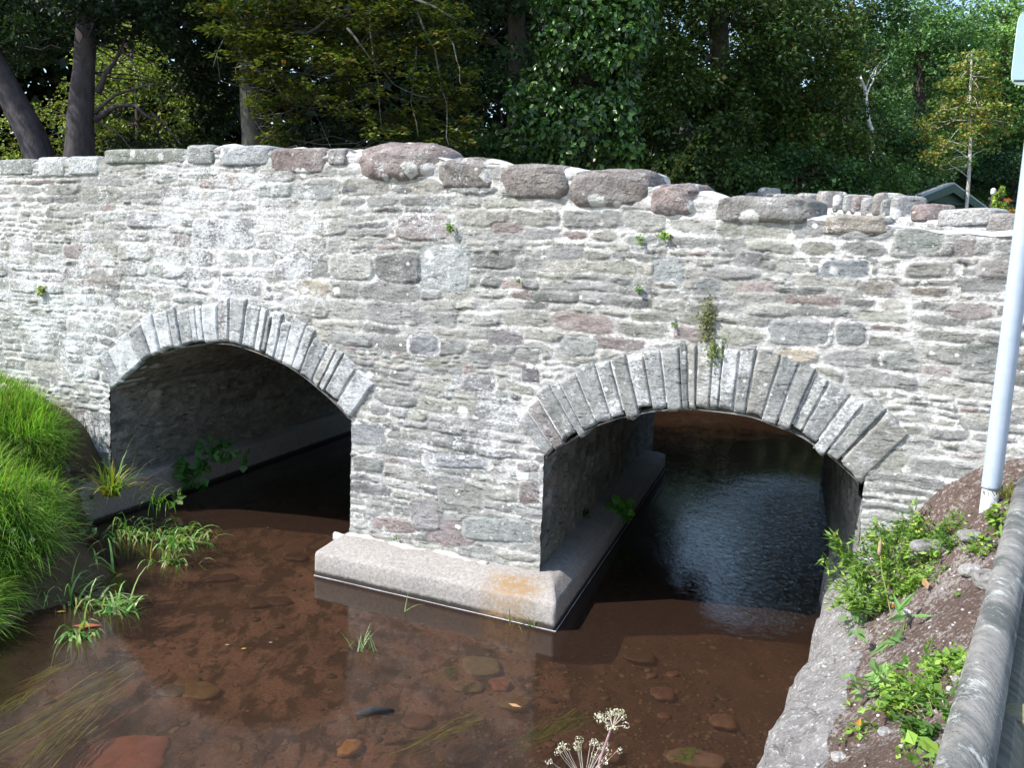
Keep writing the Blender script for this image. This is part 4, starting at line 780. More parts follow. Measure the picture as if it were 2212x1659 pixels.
# ------------------------------------------------------------------ second wall with upright coping
gw = thing('roadside_wall', 'lime pointed stone wall with upright coping stones beyond the right end of the parapet', 'wall', (*px(1950, 470, 9)[:2], 1.8)); O = np.array(gw.location)
WP = [(1560, 452, 13.0), (1610, 446, 12.0), (1700, 452, 11.0), (1800, 468, 9.9), (1900, 482, 8.7), (1960, 490, 8.1), (2030, 498, 7.6), (2140, 510, 7.25), (2240, 520, 7.1), (2500, 560, 7.0)]
Wp = np.array([px(*p) for p in WP]); tw = np.concatenate([[0], np.cumsum(np.linalg.norm(np.diff(Wp[:, :2], axis=0), axis=1))]); n = int(tw[-1]/.02)
tt = np.linspace(0, tw[-1], n); Q = np.stack([np.interp(tt, tw, Wp[:, k]) for k in range(3)], 1)
for _ in range(60): Q[1:-1] = (Q[:-2]+Q[1:-1]*2+Q[2:])/4
hz = np.linspace(-1.3, 0, 66); A, Bz = np.meshgrid(np.arange(n), hz, indexing='ij'); Tt = tt[A]
E = np.full(A.shape, -.05); Cc = np.full(A.shape+(3,), .3); sts = []; split(0, tw[-1], -1.3, .05, sts)
for cx, cz, hw, hh, *_ in sts:
    e = (1-(np.abs((Tt-cx+.04*fbm(Tt*6, Bz*6, 2, 1))/hw)**4+np.abs((Bz-cz+.04*fbm(Tt*6, Bz*6+4, 2, 2))/(hh*.8))**4)**.25)*min(hw, hh)-.006
    k = e > E; E[k] = e[k]; Cc[k] = PAL[rng.choice(len(PAL), p=PW)]*random.uniform(.8, 1.1)
tg = np.gradient(Q, axis=0)[:, :2]; tg /= np.linalg.norm(tg, axis=1)[:, None]; nm = np.stack([tg[:, 1], -tg[:, 0]], 1)
D = sm(0, .02, E)*.018
V = np.stack([Q[A, 0]+nm[A, 0]*D-O[0], Q[A, 1]+nm[A, 1]*D-O[1], Q[A, 2]+Bz+.05-O[2]], -1).reshape(-1, 3)
mk('wall_face', V, gridf(n, len(hz)), M['face'], gw, Cc.reshape(-1, 3), {'edge': (E*100-1).ravel(), 'white': np.full(V.shape[0], .35), 'green': np.zeros(len(V))}, True)
V = []
for k in range(0, n, 3):
    for o_, z_ in ((0, .04), (-.012, .075), (-.12, .085), (-.34, .06), (-.35, -1.3)): V.append((Q[k, 0]+nm[k, 0]*o_-O[0], Q[k, 1]+nm[k, 1]*o_-O[1], Q[k, 2]+z_-O[2]))
mk('mortar_bed', V, gridf(len(range(0, n, 3)), 5), M['mortar'], gw)
UPR = [(1615, 436, 12, 22), (1628, 436, 11, 22), (1643, 428, 14, 30), (1657, 436, 15, 20), (1677, 437, 22, 20), (1702, 440, 14, 24), (1723, 440, 26, 28), (1744, 440, 12, 26), (1774, 438, 30, 34), (1806, 444, 15, 34), (1828, 446, 15, 34), (1845, 448, 15, 32), (1869, 452, 20, 34), (1893, 447, 20, 44), (1909, 456, 13, 36), (1934, 456, 26, 50),
       (1987, 460, 60, 40), (2081, 470, 114, 42), (2168, 482, 60, 46), (2235, 488, 60, 44), (2300, 498, 55, 44)]
dW = [np.interp(u[0], [w[0] for w in WP], [w[2] for w in WP]) for u in UPR]
for k, (x, y, w, h) in enumerate(UPR):
    if x < 1950: y -= 5; h += 8
    d = dW[k]; Pc = px(x, y, d); j = np.argmin(np.hypot(Q[:, 0]-Pc[0], Q[:, 1]-Pc[1]))
    cosf = .70 if x < 1950 else .85
    P, q = boulder(w/F*d/2/cosf*1.0, .15, h/F*d/2, .38, random.uniform(-.08, .08), .03, k+40, 30, 18)
    P[:, 1] += .12; ang = math.atan2(tg[j, 1], tg[j, 0]); ca, sa = math.cos(ang), math.sin(ang)
    P = np.stack([P[:, 0]*ca-P[:, 1]*sa+Pc[0]-O[0], P[:, 0]*sa+P[:, 1]*ca+Pc[1]-O[1], P[:, 2]+Pc[2]-O[2]], 1)
    c = [(.34, .34, .33), (.31, .28, .26), (.28, .21, .20), (.27, .28, .27), (.38, .37, .36)][k*7 % 5]
    mk('coping_stone', P, q, M['boulder'], gw, c, {'white': np.full(len(P), random.uniform(-.1, .3)), 'edge': np.full(len(P), 5.), 'green': np.zeros(len(P))}, True)

# ------------------------------------------------------------------ sign post and wooden fence
pb = atz(2136, 1092, 1.38); pt = atd(2196, 610, 5.0*1.0); pt = C0+ray(2197, 610)*(np.hypot(*pb[:2])/np.hypot(*ray(2197, 610)[:2])); ax = (pt-pb)/np.linalg.norm(pt-pb)
print('pole', pb, pt)
sp_ = thing('sign_post', 'pale grey steel post with a sign plate, on the right bank by the bridge', 'sign post', pb)
gal, nt, b = mat('galvanised'); v = coords(nt); c = mix(nt, noise(nt, v, 14, 4), (.36, .44, .56), (.54, .62, .74)); nt.links.new(c, b.inputs['Base Color']); b.inputs['Roughness'].default_value = .55; b.inputs['Metallic'].default_value = .15
g = Bag(); tube(g, [ax*t for t in (.10, .11, 1.0, 2.0, 3.4)], .051, 24, (.6, .6, .6)); g.build('pole', gal, sp_, True)
g = Bag(); tube(g, [ax*-.25, ax*.10], .046, 24, (.5, .5, .5)); g.build('pole_foot', simple('dirty_steel', (.45, .47, .52), .6, .35, 30, .2), sp_, True)
g = Bag(); cs_ = pb+ax*2.05; z_ = ax; sgc = C0+ray(2275, 104)*(np.hypot(*pb[:2])*.985/np.hypot(*ray(2275, 104)[:2]))
xr = np.cross(ax, [0, 1, 0]); xr = -xr/np.linalg.norm(xr); xr = RT*1.0; nrm = np.cross(xr, ax); 
n_ = 40; th = np.linspace(0, 2*PI, n_, endpoint=False); hw, hh = .20, .185; f_ = lambda w, e: np.sign(w)*np.abs(w)**e
ol = np.stack([hw*f_(np.cos(th), .22), hh*f_(np.sin(th), .22)], 1)
Vf = [sgc-pb+xr*a+ax*bb-nrm*.0 for a, bb in ol]; Vb = [v_+np.array([0, .006, 0]) for v_ in Vf]; Vc = [sgc-pb, sgc-pb+np.array([0, .006, 0])]
jj = np.arange(n_); g.add(Vf+Vb+Vc, np.stack([jj, n_+jj, n_+(jj+1) % n_, (jj+1) % n_], 1), np.concatenate([np.stack([np.full(n_, 2*n_), jj, (jj+1) % n_], 1), np.stack([np.full(n_, 2*n_+1), n_+(jj+1) % n_, n_+jj], 1)]))
g.build('sign_plate', simple('sign_sky_tint', (.68, .90, .90), .4, .05, 5, 0, .5), sp_)  # pale cyan stands for sky reflected in the back of the plate
g = Bag(); c_ = sgc-pb; 
for zz_ in (-.165, ): tube(g, [c_+ax*zz_-xr*.19-[0, .012, 0], c_+ax*zz_+xr*.19-[0, .012, 0]], .006, 6, (.1, .1, .1))
g.build('sign_channel', simple('channel', (.10, .12, .14), .6, .1, 5, 0), sp_)

woodm, nt, b = mat('weathered_wood'); v = coords(nt, (1, 1, 1)); vs = coords(nt, (6, .12, 6)); n1 = noise(nt, coords(nt, (1, .25, 1)), 7, 5, .65); n2 = noise(nt, vs, 14, 6, .7); n3 = noise(nt, coords(nt, (1, .3, 1)), 14, 6, .8)
c = mix(nt, n2, (.12, .112, .10), (.40, .385, .36)); c = mix(nt, ramp(nt, n1, [(.46, 0), (.58, .85)]), c, (.075, .085, .08)); c = mix(nt, ramp(nt, n3, [(.54, 0), (.62, .85)]), c, (.50, .51, .48)); c = mix(nt, ramp(nt, noise(nt, v, 60, 4, .7), [(.60, 0), (.68, .7)]), c, (.06, .06, .055))
nt.links.new(c, b.inputs['Base Color']); b.inputs['Roughness'].default_value = .85; bump(nt, b, mth(nt, 'ADD', n2, mth(nt, 'MULTIPLY', ramp(nt, n2, [(.60, 0), (.66, -1)]), .6)), .9, .01)
f0 = atd(2084, 1659, 1.5); f1 = atd(2168, 1290, 2.55); fd = (f1-f0)/np.linalg.norm(f1-f0)
fence = thing('wooden_fence', 'weathered grey round rail fence with lichen, running up the bottom right corner', 'fence', (f0[0]+.1, f0[1], 1.0)); O = np.array(fence.location)
print('rail', f0, f1)
fh = fd.copy(); fh[2] *= .5; g = Bag(); tube(g, [f0-fd*.9-O+[0, 0, 0], f0-O, f0+fd*.5-O, f1-O, f1+fh*1.0-O, f1+fh*2.0-O], [.043, .043, .044, .046, .048, .048], 24, (.4, .4, .4), .0); g.build('rail', woodm, fence, True)
g = Bag(); off = np.array([.072, .02, -.062]); tube(g, [f0-fd*.9-O+off, f0-O+off, f1-O+off, f1+fh*2.0-O+off], .032, 10, (.4, .4, .4), .1); g.build('rail', simple('split_rail', (.17, .155, .115), .9, .5, 14, .6, stretch=(5, .2, 5)), fence)
for kk_, (pp, lw) in enumerate(((f0+fd*.35+np.array([.105, 0, 0]), .05), (f1+fh*1.6+np.array([.09, 0, 0]), .05))):
    g = Bag(); P_ = pp-O; gz = groundR(pp[0], pp[1])-1.0-.2
    tube(g, [(P_[0], P_[1], gz), (P_[0], P_[1], P_[2]-.4), (P_[0], P_[1], P_[2]+(.02 if kk_ else -.03))], lw, 14, (.25, .22, .13), .1); g.build('post', simple('post_wood', (.22, .20, .11), .85, .35, 9, .6, stretch=(4, 4, .5)), fence)

# ------------------------------------------------------------------ grasses and weeds
def blades(bag, P, D, L, W, col, droop=.8, seg=5, stiff=None):
    n = len(P); L = np.broadcast_to(L, (n,)); W = np.broadcast_to(W, (n,)); D = D/np.linalg.norm(D, axis=1)[:, None]
    hd = D.copy(); hd[:, 2] = 0; hd /= np.linalg.norm(hd, axis=1)[:, None]+1e-6; side = np.stack([-hd[:, 1], hd[:, 0], 0*L], 1)
    V = np.zeros((n, seg+1, 2, 3)); p = P.copy(); d = D.copy(); dr = np.broadcast_to(droop, (n,))
    for k in range(seg+1):
        w = W*(1-(k/seg)**1.8)*.5+.0004; V[:, k, 0] = p+side*w[:, None]; V[:, k, 1] = p-side*w[:, None]
        d = d+np.array([0, 0, -1.])*(dr*(k+1)/seg*.45)[:, None]; d /= np.linalg.norm(d, axis=1)[:, None]; p = p+d*(L/seg)[:, None]
    i = (np.arange(n)*(seg+1)*2)[:, None]+np.arange(seg)[None, :]*2; i = i.ravel()
    bag.add(V.reshape(-1, 3), np.stack([i, i+1, i+3, i+2], 1), c=np.repeat(col, (seg+1)*2, axis=0))
# bank grass (nobody could count it)
GC = [(.15, .33, .035), (.24, .45, .05), (.10, .23, .028), (.32, .48, .08)]
def onL(pxx, pyy):
    z = .6
    for _ in range(40):
        P = atz(pxx, pyy, z); z = .6*z+.4*float(LB(P[0], P[1]))
    return atz(pxx, pyy, z)
n = 260000; X = rng.uniform(-8.0, -3.0, n); Y = rng.uniform(3.5, 10.8, n); Z = LB(X, Y)+.10*fbm(X*2, Y*2, 4, 3)+.03*fbm(X*12, Y*12, 3, 4)
ql = (X-B0[0])*nn[0]+(Y-B0[1])*nn[1]; q_ = np.stack([X, Y, Z], 1)-C0; dep = q_ @ fw; pxX = CX+F*(q_ @ RT)/dep; pyY = CY-F*(q_ @ UP)/dep
edge = np.interp(pyY, [800, 860, 900, 950, 1000, 1080, 1150, 1200, 1260, 1400], [5, 60, 105, 130, 120, 120, 115, 90, 30, -110])
k = (Z > -.1)&(ql < -.04)&(pxX < edge+rng.normal(0, 12, n))&(pxX > -420)
P = np.stack([X, Y, Z-.01], 1)[k]; n = len(P); print('grass', n); up_ = sm(.95, 1.4, P[:, 2])
tf = fbm(P[:, 0]*2.2, P[:, 1]*2.2, 3, 91); dr = rnd3(n)*.75+np.array([.55, -.45, .8])+np.stack([tf*1.2, fbm(P[:, 0]*2.2+7, P[:, 1]*2.2, 3, 92)*1.2, 0*tf], 1)
g = Bag(); colg = pal(n, GC, None, .3)*(1+1.1*tf[:, None]); colg = colg*(1-.25*up_[:, None])+np.array([.07, .06, .012])*up_[:, None]
dryk = rng.random(n) < .09; colg[dryk] = pal(int(dryk.sum()), [(.30, .26, .12), (.2, .15, .07)])
blades(g, P, dr, rng.uniform(.12, .36, n)*(1-.68*up_)*(1+1.0*tf), rng.uniform(.005, .010, n), colg, rng.uniform(.4, 1.2, n), 4)
tag(g.build('grass', M['grass'], None), 'lush bright green long grass covering the bank on the left', 'grass', kind='stuff')
def clump(name, label, P0, n, L, W, cols, spread, droop, lean=(0, 0, 0), tiltz=1.0, cat='grass tuft', group=None, m='grass', w=None, seg=5):
    P0 = np.asarray(P0, float); g = Bag(); P = P0+np.stack([rng.normal(0, spread[0], n), rng.normal(0, spread[1], n), np.zeros(n)], 1)
    d = rnd3(n)*.75+np.array([0, 0, tiltz])+np.array(lean); d[:, 2] = np.abs(d[:, 2])
    blades(g, P, d, rng.uniform(L*.55, L*1.15, n), rng.uniform(W*.6, W*1.2, n), pal(n, cols, w), rng.uniform(droop*.6, droop*1.3, n), seg)
    o = g.build(name, M[m], None, False, P0); return tag(o, label, cat, group)
RU = [(.12, .26, .03), (.26, .30, .04), (.18, .28, .035), (.34, .24, .07)]
clump('sedge_clump', 'spiky yellow green sedge clump rooted on the ledge at the mouth of the left arch', atz(238, 1072, .33), 95, .44, .024, RU, (.03, .03), .9, cat='sedge')
clump('grass_tuft', 'drooping green tuft hanging from the footing edge right of the sedge clump', atz(338, 1085, .24), 26, .26, .012, GC, (.04, .03), 1.8, (.3, -.5, 0))
WG = [(.14, .33, .07), (.22, .42, .11), (.36, .48, .2), (.10, .22, .04), (.3, .26, .1)]
for k, (x, y, nn_, L, sp, lab) in enumerate(((265, 1158, 60, .30, (.10, .06), 'arching green grass tuft in the water at the left end of the raft below the ledge'), (330, 1162, 60, .28, (.11, .05), 'green grass tuft second from the ledge in the raft, yellow leaf beside it'),
        (395, 1175, 55, .26, (.09, .06), 'green grass tuft in the middle of the water with pale blade tips'), (425, 1152, 40, .24, (.10, .05), 'dim green tuft at the shaded far right end of the water grass row'), (365, 1215, 26, .22, (.08, .03), 'small pale tuft lying lowest below the row of water grass'))):
    clump('water_grass', lab, atz(x, y, .0), nn_+15, L*1.1, .019, WG, sp, 1.9, (.5, -.6, 0), .8, 'water grass', 'grass tufts growing in the stream by the left arch')
for k, (x, y, nn_, L, sp, lean, lab) in enumerate(((110, 1285, 60, .34, (.10, .05), (.6, -.3, 0), 'spreading flattened grass tuft floating near the left bank'), (190, 1300, 60, .34, (.14, .05), (.7, -.2, 0), 'long bladed floating tuft left of the red leaf'), (240, 1320, 40, .26, (.10, .05), (.6, 0, 0), 'floating tuft at the right tip of the near grass raft'), (170, 1365, 22, .32, (.05, .03), (.2, -.8, 0), 'pale splayed tuft beneath the reddish dead leaf'), (205, 1238, 26, .34, (.10, .04), (-.5, .2, 0), 'sparse upright tuft between the two rafts of water grass'))):
    clump('water_grass', lab, atz(x, y, .0), nn_+10, L*1.1, .020, WG, sp, 1.6, lean, .45, 'water grass', 'floating grass tufts near the left bank')
clump('water_grass', 'few thin pale blades standing alone in the stream below the pier', atz(783, 1405, 0), 22, .17, .009, [(.2, .28, .1), (.3, .38, .2)], (.06, .03), .5, (0, 0, 0), 1.4, 'water grass')
clump('water_grass', 'three thin blades beside the waterline at the right corner of the pier footing', atz(1135, 1352, 0), 12, .15, .010, [(.2, .3, .1)], (.06, .02), .8, (0, -.2, 0), 1.0, 'water grass')
clump('water_grass', 'lone upright blade by the middle of the pier footing waterline', atz(876, 1322, 0), 3, .14, .008, [(.25, .32, .12)], (.01, .01), .8, (.3, 0, 0), 1.0, 'water grass')
# streaming weed under and on the surface
def streamer(label, pts, n, L, W, cols, wid, z=-.02, group='ribbons of weed trailing in the current'):
    g = Bag(); A, Bp = [atz(*p, z) for p in pts]; dv = Bp-A; ln = np.linalg.norm(dv); dv /= ln; sd_ = np.array([-dv[1], dv[0], 0])
    st = A+dv*rng.uniform(0, max(.01, ln-L*.6), n)[:, None]+sd_*rng.normal(0, wid, n)[:, None]; st[:, 2] = z-rng.uniform(0, .05, n); seg = 9
    V = np.zeros((n, seg+1, 2, 3)); LL = rng.uniform(L*.5, L*1.1, n); ph = rng.uniform(0, 6, n); cv = rng.normal(0, .05, n)
    for k in range(seg+1):
        t = k/seg; p = st+dv*(LL*t)[:, None]+sd_*(.012*np.sin(ph+t*7)+cv*t*t*LL)[:, None]; w = W*(1-t**2)*.5*(1+.4*np.sin(ph*3+t*25))
        V[:, k, 0] = p+sd_*w[:, None]; V[:, k, 1] = p-sd_*w[:, None]
    i = ((np.arange(n)*(seg+1)*2)[:, None]+np.arange(seg)[None, :]*2).ravel(); g.add(V.reshape(-1, 3), np.stack([i, i+1, i+3, i+2], 1), c=np.repeat(pal(n, cols, None, .35), (seg+1)*2, axis=0))
    tag(g.build('trailing_weed', M['grass'], None, False, A), label, 'water weed', group)
SW = [(.16, .19, .02), (.24, .27, .04), (.10, .12, .015), (.30, .30, .06)]
streamer('large yellow green ribbon weed streaming in the bottom left water', ((310, 1425), (-60, 1640)), 75, .85, .010, SW, .07)
streamer('second long ribbon weed parallel to and below the large one, reaching the bottom edge', ((240, 1490), (20, 1680)), 40, .7, .010, SW, .05)
streamer('thin short ribbon weed above the large one at the left', ((160, 1420), (40, 1480)), 22, .35, .008, SW, .035)
streamer('faint weed wisps at the left edge of the water', ((90, 1470), (-40, 1560)), 16, .4, .007, SW, .03)
streamer('olive weed streak left of the white flower heads', ((1060, 1530), (880, 1610)), 26, .4, .010, SW, .03)
streamer('bright green weed streak above the white flower heads', ((1275, 1520), (1120, 1600)), 34, .34, .010, [(.08, .2, .02), (.05, .13, .015), (.14, .2, .03)], .045)
streamer('small green weed tuft beside the grey submerged stone', ((1000, 1432), (930, 1465)), 18, .17, .008, [(.08, .18, .03), (.14, .2, .05)], .02)
streamer('little green weed patch near the bottom by the right bank', ((1500, 1605), (1460, 1640)), 26, .1, .012, [(.10, .26, .02), (.08, .18, .02)], .03)
# submerged stones and sticks
SS = [(265, 1645, 90, 38, (.30, .10, .065), 'big brick red slab under water at the bottom left'), (1040, 1440, 42, 20, (.17, .16, .09), 'largest olive grey stone under water below the pier corner'), (1080, 1480, 24, 12, (.24, .09, .06), 'small red stone right of the olive one'), (1010, 1486, 34, 13, (.16, .14, .075), 'mossy flat stone below the largest olive stone'),
      (1180, 1405, 34, 15, (.15, .12, .08), 'brownish stone under the pier corner reflection'), (430, 1495, 42, 14, (.15, .12, .05), 'yellowish flat stone beneath the water left of centre'), (375, 1495, 32, 11, (.10, .12, .11), 'slate blue flat stone under water'), (405, 1475, 28, 10, (.14, .085, .04), 'brown flat stone beside the slate blue one'),
      (755, 1618, 22, 13, (.42, .22, .05), 'orange ochre stone at the bottom'), (1300, 1625, 40, 18, (.18, .11, .08), 'brown stone near the foot of the flower stems'), (1225, 1640, 60, 18, (.035, .025, .02), 'dark wet rock at the bottom beside the flowers'), (1000, 1630, 40, 16, (.04, .03, .025), 'dark round stone at the bottom centre'), (1560, 1560, 30, 12, (.15, .1, .07), 'brown stone near the right bank edge'),
      (1430, 1500, 28, 12, (.12, .07, .05), 'reddish brown stone in the dark water between weed and right bank'), (1110, 1520, 34, 12, (.15, .12, .05), 'long yellowish stone above the olive weed streak'), (1500, 1640, 60, 14, (.20, .15, .12), 'pale flat rock at the bottom beside the green weed patch'), (600, 1300, 34, 10, (.02, .015, .012), 'near black flat stone left of the pier footing'), (560, 1305, 26, 9, (.025, .02, .012), 'dark stone adjoining the near black flat stone'), (480, 1250, 34, 9, (.02, .014, .01), 'dark patchy stone in the sunlit shallows below the left arch'), (640, 1205, 30, 9, (.022, .016, .012), 'dark stone just left of the footing corner'), (1380, 1420, 36, 12, (.04, .03, .02), 'dark stone in the shaded channel'), (900, 1560, 36, 12, (.10, .05, .035), 'brown red stone left of the olive weed')]
for k, (x, y, w, h, c, lab) in enumerate(SS):
    bz = -.20-.10*float(sm(-.5, 1.5, atz(x, y, -.2)[0])); P = atz(x, y, bz+.012); dst = np.linalg.norm(P-C0); P_, q = boulder(w/F*dst*.95, h/F*dst*2.3, .028 if k else .04, .75, 0, .09, k+70, 40, 20)
    a = random.uniform(-.4, .4); P_ = np.stack([P_[:, 0]*math.cos(a)-P_[:, 1]*math.sin(a), P_[:, 0]*math.sin(a)+P_[:, 1]*math.cos(a), P_[:, 2]], 1)
    o = mk('submerged_stone', P_, q, M['wetstone'], None, np.array(c)*.62+np.array([.03, .016, .01]), None, True); o.location = P; tag(o, lab, 'stone', 'stones lying on the stream bed')
g = Bag(); P = atz(808, 1540, .0); tube(g, [(-.10, -.02, -.02), (0, 0, .015), (.11, .03, -.01)], [.022, .028, .018], 10, (.035, .035, .035), .3)
o = g.build('drift_wood', M['twig'], None, True); o.location = P; tag(o, 'short black water soaked piece of wood in the brown shallows', 'wood')
def deadleaf(lab, P, L, c, rz, up=(0, 0, 1), cat='fallen leaf', name='fallen_leaf'):
    g = Bag(); leaves(g, np.array([[0., 0, 0]]), np.array([up], float), np.array([[math.cos(rz), math.sin(rz), 0]]), np.array([L]), np.array([L*.42]), np.array([c]), .12)
    o = g.build(name, M['leaf'], None); o.location = P; tag(o, lab, cat, 'fallen leaves')
for x, y, L, c, rz, lab in ((155, 1352, .20, (.42, .13, .06), .15, 'long reddish brown leaf lying on the near water grass'), (120, 1322, .07, (.55, .35, .05), .3, 'yellow leaf on the floating grass near the left bank'), (207, 1308, .07, (.5, .3, .05), 0, 'small orange leaf at the top of the floating grass'), (355, 1140, .06, (.5, .28, .05), .2, 'yellow leaf caught in the row of water grass'), (520, 1402, .04, (.65, .45, .08), .4, 'small yellow leaf floating in open brown water'), (485, 1393, .035, (.5, .42, .25), .1, 'tiny pale leaf floating beside the small yellow one'),
                            (1098, 1520, .09, (.6, .35, .2), -.5, 'pale pinkish leaf floating above the weed streak'), (575, 1140, .03, (.5, .2, .05), 0, 'tiny orange leaf near the shaded arch water'), (580, 1388, .03, (.5, .5, .4), 0, 'white fleck leaf floating in mid stream')):
    deadleaf(lab, atz(x, y, .012), L, c, rz)
for x, y, L, c, rz, lab in ((1905, 1553, .085, (.48, .20, .06), -.9, 'brown beech leaf lying on the soil beside the broken concrete edge'), (2015, 1180, .05, (.75, .55, .05), .3, 'yellow leaf on the pale stones near the foot of the sign post'), (1930, 1240, .07, (.55, .2, .05), .2, 'orange leaf at the upper edge of the ragwort'), (1850, 1590, .06, (.55, .25, .05), 1, 'orange leaf tucked against the little seedling at the bottom'), (1925, 1325, .05, (.55, .18, .04), .8, 'curled orange leaf below the ragwort'), (2075, 1525, .06, (.45, .16, .06), .4, 'rusty leaf among the chickweed under the rail'), (2003, 1285, .09, (.42, .25, .12), 1.4, 'withered tan leaf stalk on the bare soil')):
    deadleaf(lab, onR(x, y)+np.array([0, 0, .03]), L, c, rz, (-.3, -.5, 1))
# weeds on the right bank
def weed(name, label, P0, n, R, h, L, cols, w=None, cat='weed', stems=12, ratio=.6, group=None, flowers=0, m='leaf', up=.8):
    P0 = np.asarray(P0, float); t = thing(name, label, cat, P0, 0, group); g = Bag(); sb = Bag(); per = max(1, n//stems)
    for k in range(stems):
        a = rng.uniform(0, 2*PI); r = R*rng.uniform(.1, 1)**.7; x0, y0 = r*.5*math.cos(a), r*.5*math.sin(a)
        gz = groundR(P0[0]+x0, P0[1]+y0)-P0[2] if P0[0] > 0.8 and P0[2] > .2 else 0
        e = np.array([r*math.cos(a)*1.15, r*math.sin(a)*1.15, gz+h*rng.uniform(.4, 1)]); Pp = limb(sb, (x0, y0, gz), e, .0035, .0015, (.16, .2, .06), .08, k, 6, 0, 4)
        i = rng.integers(1, 6, per); q = Pp[i]+rnd3(per)*L*.5
        leaves(g, q, rnd3(per)*.6+np.array([0, 0, up]), rnd3(per)+np.array([math.cos(a), math.sin(a), .2])*.8, L*rng.uniform(.6, 1.2, per), L*ratio*rng.uniform(.6, 1.1, per), pal(per, cols, w))
        if flowers:
            fl = Pp[-1]+rnd3(flowers)*.02+[0, 0, .01]; leaves(g, fl, rnd3(flowers)+[0, 0, 1], rnd3(flowers), .012, .012, np.tile([(.75, .65, .05)], (flowers, 1)))
    sb.build('stem', M['twig'], t); g.build('foliage', M[m], t); return t
YG = [(.20, .34, .05), (.28, .42, .07), (.12, .24, .035)]; MG = [(.12, .24, .05), (.18, .32, .07), (.08, .16, .03)]
weed('ragwort_plant', 'large feathery yellow green groundsel with tiny yellow flowers sprawling over the concrete edge', onR(1935, 1210), 2700, .36, .28, .058, MG+YG, None, 'weed', 34, .3, flowers=6)
weed('ragwort_plant', 'lower half of the groundsel patch spilling toward the rock edge', onR(1925, 1285), 1500, .28, .16, .055, YG, None, 'weed', 26, .35)
weed('bittercress_plant', 'tall upright sprouting weed against the wall right of the last arch stone', onR(1968, 1150), 150, .07, .62, .065, MG, None, 'weed', 7, .75)
weed('clover_patch', 'round leaved green weed left of the foot of the sign post', onR(2075, 1090), 170, .18, .07, .055, MG+YG, None, 'weed', 16, .9)
weed('clover_patch', 'low leafy weed between the tall sprout and the sign post', onR(2030, 1120), 280, .22, .07, .05, MG, None, 'weed', 16, .9)
weed('clover_patch', 'leafy weed just right of the foot of the sign post', onR(2160, 1125), 80, .10, .06, .05, YG, None, 'weed', 10, .5)
weed('clover_patch', 'weed hugging the pale stones below the sign post', onR(2130, 1180), 110, .11, .05, .05, YG, None, 'weed', 12, .45)
weed('clover_patch', 'weed at the right end of the pale rubble stones', onR(2065, 1175), 80, .08, .05, .045, MG, None, 'weed', 10, .5)
weed('bittercress_plant', 'low leafy weed at the foot of the wall left of the sign post', onR(2090, 1050), 110, .14, .10, .05, MG, None, 'weed', 12, .8)
weed('bittercress_plant', 'small sprouting weed where bank and wall meet beside the last arch stone', onR(1990, 1095), 200, .16, .14, .05, MG+YG, None, 'weed', 12, .8)
weed('thistle_rosette', 'jagged grey green rosette on the concrete edge', onR(1875, 1345), 60, .13, .06, .10, [(.16, .28, .10), (.2, .33, .13)], None, 'weed', 9, .35)
weed('plantain_rosette', 'broad long leaved plantain rosette on bare soil in mid bank', onR(1950, 1370), 26, .12, .06, .17, [(.13, .27, .07), (.20, .34, .12)], None, 'weed', 9, .25)
weed('thistle_rosette', 'lobed pale green rosette lower on the bank', onR(1915, 1475), 70, .12, .05, .085, [(.2, .36, .10), (.26, .42, .14)], None, 'weed', 9, .5)
weed('chickweed_patch', 'dense yellow green chickweed mat beside the rail, upper part', onR(2040, 1470), 620, .22, .05, .040, YG, None, 'weed', 34, .85)
weed('chickweed_patch', 'yellow green chickweed running down from the mat beside the rail', onR(1990, 1510), 380, .18, .05, .038, YG, None, 'weed', 26, .85)
weed('chickweed_patch', 'chickweed tongue at the left end of the mat, over bare soil', onR(1950, 1515), 200, .12, .04, .036, YG, None, 'weed', 16, .85)
weed('chickweed_patch', 'chickweed in the shade of the rail lower down', onR(2030, 1550), 300, .14, .05, .04, MG, None, 'weed', 20, .8)
weed('seedling', 'small green seedling at the bottom of the bank with an orange leaf beside it', onR(1868, 1585), 26, .05, .04, .045, YG, None, 'weed', 5, .7)
weed('seedling', 'tiny seedling low on the bare soil right of the small one', onR(1965, 1625), 20, .04, .03, .035, YG, None, 'weed', 5, .7)
weed('dock_plant', 'bright broad leaf dock by the rail at the bottom edge', onR(2030, 1650), 24, .08, .06, .10, YG, None, 'weed', 6, .5)
weed('clover_patch', 'leafy weed on the slope between the groundsel and the sign post', onR(2040, 1180), 260, .20, .08, .045, YG, None, 'weed', 14, .6)
weed('clover_patch', 'bright weed along the upper bank edge above the groundsel', onR(1985, 1150), 170, .16, .10, .05, MG+YG, None, 'weed', 14, .7)
weed('seedling', 'little sprout on the soil right of the plantain', onR(2010, 1395), 14, .04, .03, .03, YG, None, 'weed', 4, .7)
weed('seedling', 'jagged sprout below the pale stone near the rail', onR(2025, 1245), 26, .05, .05, .045, MG, None, 'weed', 5, .4)
# brown tuft by the post, at the right edge
clump('moss_tuft', 'brownish green moss tuft at the right edge behind the sign post', onR(2190, 1075), 160, .10, .006, [(.16, .17, .04), (.22, .2, .06)], (.05, .05), .4, cat='moss')
